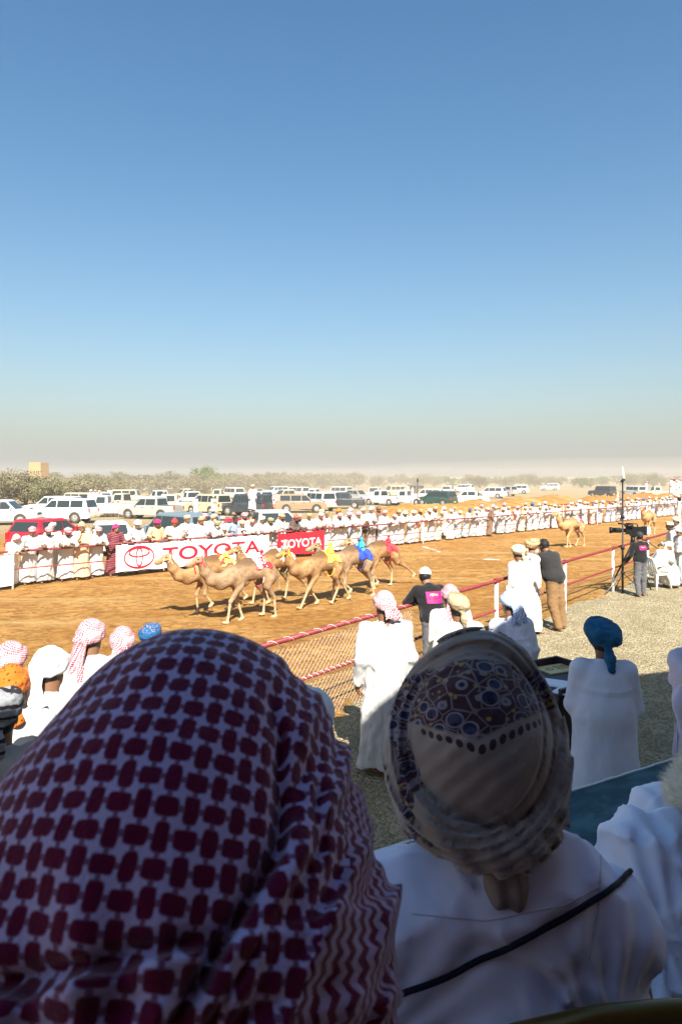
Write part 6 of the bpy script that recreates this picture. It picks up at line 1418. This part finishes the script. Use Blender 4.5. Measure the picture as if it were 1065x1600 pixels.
S.ell(C, RT, (.0, -.12, 0), 0)
for i, (dx, dz, R_, t, a, bb) in enumerate([(.0, .0, .108, .019, -1.62, .04), (-.008, -.004, .101, .019, -2.0, .10), (.004, -.012, .098, .019, -2.25, -.10), (-.004, -.03, .097, .020, -2.5, .12), (.004, -.06, .095, .022, -2.75, -.10), (0, -.09, .086, .024, -3.0, .05)]):
    S.torus(C + [dx, [-.012, -.03, -.03, -.02, -.01, 0][i], dz], R_, t, (a, bb, 0), 1.20 if i < 2 else 1.12, .75, .0025)
S.ell(C + [-.072, -.075, -.150], (.050, .055, .040), None, .012, 's'); S.ell(C + [.0, .10, -.17], (.09, .11, .10), None, .01, 's'); S.ell(C + [-.01, -.01, -.20], (.068, .088, .105), None, .01, 's')
S.disp(lambda x, y, z: .0022 * vnoise(x * 24, y * 24, z * 24, 2) + .0016 * np.sin((x * .9 + z * .6) * 220 + 3 * vnoise(x * 10, y * 10, z * 10, 5)) * np.clip((C[2] - .02 - z) / .05, 0, 1) + .0008 * vnoise(x * 90, y * 90, z * 90, 6))
def tg(x, y, z):
    px, py = proj(x, y, z); dx = (px - 740) / 138; dy = (py - 1155) / 176; e = np.sqrt(dx * dx + dy * dy); a = np.arctan2(dy, dx)
    st = lambda v: 1 / (1 + np.exp(-np.clip(v / .012, -40, 40)))
    b2 = st(dy - (.30 + .75 * dx + .4 * dx * dx)); b3 = st(dy - (.52 - .28 * dx)); b4 = st(e - .84 + .05 * np.sin(a * 3 + 1));
    cr = np.exp(-((dy - (.70 - .1 * dx)) / .03) ** 2) + np.exp(-((dy - (.16 + .75 * dx + .4 * dx * dx)) / .03) ** 2) * (dx < -.25)
    return (-.0035 * b2 - .004 * b3 - .0030 * b4 * (dx * dx > .1) + .004 * cr) * (y < C[1] + .06)
S.disp(lambda x, y, z: 1.1 * (x - C[0]) ** 2 * np.clip((z - C[2] - .01) / .10, 0, 1))
def stri(x, y, z):
    px, py = proj(x, y, z); dx = (px - 740) / 138; dy = (py - 1155) / 176; e = np.sqrt(dx * dx + dy * dy); w = 2.2 * vnoise(x * 14, y * 14, z * 14, 12); f = np.clip((e - .66) / .1, 0, 1)
    return f * (.0016 * np.sin(e * 62 + w + dx * 3) + .0011 * np.sin(e * 120 + 2 * w)) + (1 - f) * .0009 * np.sin((dx * .6 + dy) * 26 + 2 * w)
S.disp(stri); me = S.mesh('turban'); set_uv(me, azim(C, (-.05, -.85, .30), .135, -.05)); tb = ob('turban', me, fm, fr2, off)
S = SDF(C + [-.12, -.26, -.36], C + [.14, .02, -.06], .0034)
S.chain([C + [.015, -.072, -.11], C + [.026, -.085, -.155], C + [.036, -.074, -.190]], [.036, .026, .008], .02)
S.disp(lambda x, y, z: .003 * np.sin(x * 190 + 2 * vnoise(x * 12, y * 12, z * 12, 3)) + .0015 * vnoise(x * 60, y * 60, z * 60, 3)); ob('turban_tail', S.mesh('tail'), wool, tb)
# soft wool fringe along the rim and tail
fz = MB(); rr = random.Random(3); tmx = tb.data; n_ = len(tmx.vertices)
def fuzz(me_, cond, N, ln, mname):
    V = []; Fq = []; vs = [v for v in me_.vertices if cond(v.co)]
    for i in range(N):
        v = rr.choice(vs); d = (v.normal + Vector((rr.uniform(-.6, .6), rr.uniform(-.6, .6), rr.uniform(-.9, .3)))).normalized(); l = ln * rr.uniform(.4, 1.2); s = v.normal.cross(d).normalized() * .0003 if v.normal.cross(d).length > .01 else Vector((.0003, 0, 0))
        k = len(V); V += [v.co - s, v.co + s, v.co + d * l]; Fq.append((k, k + 1, k + 2))
    return mesh_from('fringe', V, Fq, False)
wf = mat('wool_fringe', col=(.42, .38, .37), rough=1)
ob('wool_fringe', fuzz(tb.data, lambda c_: c_.z < C[2] - .06, 3500, .005, 'x'), wf, tb)
# body of the floral turban man
def torso(root, offv, C, sx, hd=True, skinm=sk1, res=.009, sh=.215, sh_z=-.285, drop=.03, trap=False, fold=1.):
    c = C; cc = c + V3(.03 * 0, 0, 0)
    S = SDF(c - [.44, .36, 1.22], c + [.44, .46, .16], res)
    S.ell(c + [0, 0, -.01], (.075, .092, .10), None, 0); S.ell(c + [0, .045, -.08], (.055, .06, .06), None, .03); S.cap(c + [0, .10, -.03], c + [0, .122, -.065], .012, .014, .01)
    for s in (-1, 1): S.ell(c + [s * .078, 0, -.045], (.012, .02, .032), None, .008)
    S.chain([c + [0, -.01, -.09], c + [sx * .5, 0, -.26]], [.056, .064], .03); b = c + [sx, 0, 0]
    S.ell(b + [0, 0, -.46], (.16, .11, .22), None, .06); S.ell(b + [0, .0, -.78], (.16, .13, .16), None, .08)
    for s in (-1, 1):
        S.chain([b + [0, 0, -.26], b + [s * .18, 0, sh_z - .01], b + [s * .25, .02, -.56], b + [s * .12, .24, -.62]], [.05, .05, .038, .027], .03); S.cap(b + [s * .09, 0, -.82], b + [s * .12, .36, -.84], .085, .06, .04); S.cap(b + [s * .12, .36, -.84], b + [s * .12, .36, -1.2], .055, .04, .03)
        hand(S, b + [s * .12, .24, -.62], (-s * .5, .8, -.1), (0, .2, -1), s, .0105)
    ob('body', S.mesh('body'), skinm, root, offv)
    S = SDF(c - [.50, .36, 1.2], c + [.50, .46, -.10], .0075)
    S.ell(b + [0, -.01, -.50], (.235, .165, .26), None, .08); S.ell(b + [0, .02, -.80], (.22, .18, .17), None, .1); S.cap(b + [-sh * .85, -.01, sh_z - .02], b + [sh * .85, -.01, sh_z - .02 + drop], .085, .085, .07); S.cap(b + [-sx * .5, -.0, -.29], b + [-sx * .6, 0, -.240], .105, .070, .04)
    for s in (-1, 1): S.chain([b + [s * sh, 0, sh_z - .01], b + [s * (sh + .055), .02, -.56], b + [s * .14, .23, -.63]], [.088, .078, .055], .05); S.cap(b + [s * .09, 0, -.84], b + [s * .13, .36, -.85], .12, .11, .08); S.cap(b + [s * .13, .36, -.85], b + [s * .13, .37, -1.12], .11, .13, .06)
    if trap: S.cap(b + [.06, -.02, -.185], b + [.155, -.01, -.265], .078, .082, .05); S.cap(b + [-.07, -.02, -.235], b + [-.155, -.01, -.275], .075, .08, .05)
    def ff(x, y, z): X = x - b[0]; return fold * .011 * np.sin(X * 26 + (z - c[2]) * 14 + 3.2 * vnoise(x * 5, y * 5, z * 4, 3)) * np.clip((c[2] - .18 - z) / .12, 0, 1) - fold * .010 * (1 - np.abs(vnoise(x * 6 + z * 3, y * 6, z * 10 - x * 5, 31))) ** 7 - fold * .007 * (1 - np.abs(vnoise(x * 11 - z * 6, y * 11, z * 12 + x * 5, 33))) ** 7 + fold * .009 * vnoise(x * 13, y * 13, z * 8, 4) + fold * .004 * vnoise(x * 28, y * 28, z * 22, 5) + fold * .006 * np.abs(vnoise(x * 7 + z * 5, y * 7, z * 9 - x * 4, 14)) + .0012 * vnoise(x * 70, y * 70, z * 60, 6)
    def fan(x, y, z):
        r_ = 0
        for (sx_, n_, ph_) in ((sh + .02, 19, .4), (-sh - .02, 17, 1.7)):
            ax_, az_ = x - b[0] - sx_, z - b[2] - sh_z + .10; rr_ = np.sqrt(ax_ ** 2 + az_ ** 2) + 1e-4; ph = np.arctan2(az_, ax_ * (-1 if sx_ > 0 else 1))
            r_ = r_ + .0045 * fold * np.sin(ph * n_ + ph_ + 2.2 * vnoise(x * 9, y * 9, z * 9, 41)) * np.exp(-((rr_ - .11) / .09) ** 2)
        return r_
    S.disp(ff); S.disp(fan); return S.mesh('robe'), b
shade_white = cloth('robe_white_shade_tint', (.72, .76, .96), .04, .0015); shade_white2 = cloth('robe_white_sky_tint', (.76, .82, .95), .04, .002)  # white robes, bluish light of the shade put into their colour
rm_, bb_ = torso(fr2, off, C, .0, sh=.142, sh_z=-.265, drop=.02, trap=True); rb = ob('robe', rm_, shade_white, fr2, off)
navyc = mat('navy_piping', col=(.006, .007, .022), rough=.8)
bvh = BVHTree.FromPolygons([v.co[:] for v in rm_.vertices], [p.vertices[:] for p in rm_.polygons]); eye0 = Vector((0, 0, H))
def on_surface(bv, px, py, off_=.004):
    d = Vector(((px - 532.5) / F, 1, -(py - 745) / F)).normalized(); hit = bv.ray_cast(eye0, d); return (hit[0] + hit[1] * off_) if hit[0] else None
def ribbon(name, bv, pts2, w, m, parent, offv, h=.003):
    P = []
    for i in range(len(pts2) - 1):
        for t in np.linspace(0, 1, 18, endpoint=(i == len(pts2) - 2)):
            q = on_surface(bv, pts2[i][0] * (1 - t) + pts2[i + 1][0] * t, pts2[i][1] * (1 - t) + pts2[i + 1][1] * t, h)
            if q: P.append(q)
    if len(P) < 4: return
    for _ in range(2): P = [P[0]] + [(P[i - 1] + P[i] * 2 + P[i + 1]) / 4 for i in range(1, len(P) - 1)] + [P[-1]]
    if len(P) > 2: MB().tube(P, w, 8).build(name, m, parent, offv)
seam = cloth('seam_shade_tint', (.50, .50, .60))  # follows the shade tint painted into the robe
ribbon('armhole_seam', bvh, [(930, 1275), (938, 1340), (934, 1420), (918, 1500)], .0011, seam, rb, None, .0004)
ribbon('yoke_seam', bvh, [(640, 1428), (760, 1440), (880, 1415), (936, 1385)], .0009, seam, rb, None, .0003)
ribbon('sash', bvh, [(990, 1358), (960, 1385), (880, 1432), (790, 1480), (700, 1522), (600, 1565)], .0038, navyc, rb, None)
cb = MB(); cb.tube([C + V3(.002, -.0, -.190) + V3(.068 * math.cos(a), .066 * math.sin(a) - .002, .012 * math.sin(a)) for a in np.linspace(0, 6.283, 33)[:-1]], .010, 8, closed=True); cb.build('collar', navyc, rb)
# gold banquet chair behind him
gold = mat('chair_gold', col=(.17, .105, .022), rough=.35, metal=.5, spec=.6); gch = empty('banquet_chair', (bb_[0] + .13, .80, 1.42), rd(8), 'gold framed chair back at the bottom edge behind the sash robe', 'chair')
z_ = py2z(1592, .76) - 1.42
b_ = MB(); b_.tube([(-.17, -.02, z_ - .50), (-.165, -.03, z_ - .06), (-.13, -.035, z_ - .01), (-.04, -.04, z_ + .004), (.05, -.04, z_ + .002), (.14, -.035, z_ - .012), (.19, -.03, z_ - .06), (.195, -.02, z_ - .50)], .013, 10); b_.build('back_frame', gold, gch)
b_ = MB(); b_.box((.01, -.028, z_ - .20), (.33, .02, .36)); b_.build('back_pad', mat('chair_pad', col=(.05, .03, .02), rough=.8), gch); b_ = MB(); b_.box((.01, .20, .44), (.40, .42, .06)); b_.build('seat', mat('chair_pad', col=(.05, .03, .02)), gch)
for sx in (-.17, .19):
    for sy in (-.0, .38): MB().tube([(sx, sy, .42), (sx, sy, 0)], .012, 8).build('leg', gold, gch)

# ---- seated neighbours
def neighbour(px, py, Z, sx, lab, gm, hat=None, hmt=None, skinm=sk1, **k):
    C = np.array([px2x(px, Z), Z, py2z(py, Z)]); r = empty('person', (C[0], C[1], max(C[2] - 1.3, .2)), 0, lab, 'person'); o_ = tuple(-Vector(r.location))
    m_, b = torso(r, o_, C, sx, skinm=skinm, res=.011, **k); rb_ = ob('robe', m_, gm, r, o_); return r, C, m_, rb_, o_
r1, C1, m1, rb1, o1 = neighbour(425, 1195, 1.30, .0, 'spectator in white with navy piping glimpsed between checked headscarf and floral turban', shade_white2, sh=.20)
ob('turban', turban_mesh(21, .008), H_['white'], r1, tuple(Vector(C1) - Vector(r1.location)))
bv1 = BVHTree.FromPolygons([v.co[:] for v in m1.vertices], [p.vertices[:] for p in m1.polygons]); ribbon('piping', bv1, [(640, 1235), (632, 1262), (620, 1290), (606, 1318), (596, 1335)], .006, navyc, rb1, None)
# white bearded man at right edge
r2_, C2, m2, rb2, o2 = neighbour(1168, 1120, 1.40, -.01, 'white bearded man in white robe at the lower right edge', shade_white2, sh=.185, fold=1.7)
ob('turban', turban_mesh(22, .008), H_['white'], r2_, tuple(Vector(C2) - Vector(r2_.location)))
wb = mat('beard_white', col=(.82, .78, .64), rough=1); S = SDF(C2 - [.26, .12, .32], C2 + [.12, .16, .06], .007)
S.chain([C2 + [-.05, .04, -.12], C2 + [-.10, .02, -.165], C2 + [-.115, -.0, -.195]], [.055, .048, .028], .03); S.disp(lambda x, y, z: .006 * vnoise(x * 50, y * 50, z * 25, 3)); bm_ = S.mesh('beard'); bo = ob('beard', bm_, wb, r2_, o2)
ob('beard_hair', fuzz(bm_, lambda c_: True, 14000, .020, 'x'), wb, bo)
# man with tasselled headscarf at the right edge
r3_, C3, m3, rb3, o3 = neighbour(1122, 1095, 1.62, .06, 'man in white tasselled headscarf in profile at the right edge', shade_white2, sh=.20)
tm_ = cloth('headscarf_white_shade_tint', (.58, .56, .68)); ob('headscarf', scarf_mesh(23, .007, .30, .0), tm_, r3_, tuple(Vector(C3) - Vector(r3_.location)), (0, 0, rd(70)))  # white scarf, lilac of the shade put into the cloth colour
S = SDF(C3 + [-.16, -.12, -.22], C3 + [.02, .10, .12], .006); S.chain([C3 + [-.075, .0, .06], C3 + [-.092, -.02, .0], C3 + [-.088, -.025, -.07]], [.026, .022, .016], .02); S.disp(lambda x, y, z: .003 * np.sin(y * 200) + .002 * vnoise(x * 50, y * 50, z * 20, 2)); fo = ob('scarf_end', S.mesh('end'), tm_, r3_, o3)
tb2 = MB(); rr = random.Random(8)
for i in range(60):
    p = Vector(C3) + Vector((-.090 + rr.uniform(-.020, .018), -.025 + rr.uniform(-.02, .02), -.05)); q = p + Vector((rr.uniform(-.012, .008), rr.uniform(-.012, .012), -rr.uniform(.07, .155)))
    tb2.tube([p, (p + q) / 2 + Vector((rr.uniform(-.004, .004), 0, 0)), q], [.0022, .0016, .0006], 4, cap=False)
tb2.build('tassels', cloth('tassel_shade_tint', (.55, .52, .64)), fo)  # white tassels with the scarf's painted shade tint
# dust in the air
hz = MB(); hz.box((100, 420, 5.2), (1500, 900, 13.4)); hm = bpy.data.materials.new('dust_air'); hm.use_nodes = True; nt = hm.node_tree; nt.nodes.remove(nt.nodes['Principled BSDF'])
pvn = nt.nodes.new('ShaderNodeVolumePrincipled'); pvn.inputs['Color'].default_value = (.66, .625, .57, 1); pvn.inputs['Density'].default_value = HAZE; pvn.inputs['Anisotropy'].default_value = 0.0; nt.links.new(pvn.outputs[0], nt.nodes['Material Output'].inputs['Volume'])
if HAZE > 0: tag(hz.build('haze', hm), 'pale dust haze hanging over the whole ground', 'haze', kind='stuff')

def cloud(c, r, den, lab):
    b = MB(); b.ball((0, 0, 0), r, 32, 20); m = bpy.data.materials.new('dust_puff'); m.use_nodes = True; t = m.node_tree; t.nodes.remove(t.nodes['Principled BSDF'])
    v = t.nodes.new('ShaderNodeVolumePrincipled'); v.inputs['Color'].default_value = (.66, .59, .48, 1); v.inputs['Density'].default_value = den; t.links.new(v.outputs[0], t.nodes['Material Output'].inputs['Volume'])
    tag(b.build('dust_cloud', m, None, c), lab, 'dust', kind='stuff')
cloud((85, 175, 1.0), (110, 70, 7.0), .0030, 'pale dust drifting over the open ground far to the right')
cloud((-6, 96, 0.2), (30, 16, 4.2), .009, 'thin dust hanging over the parked vehicles in the middle')
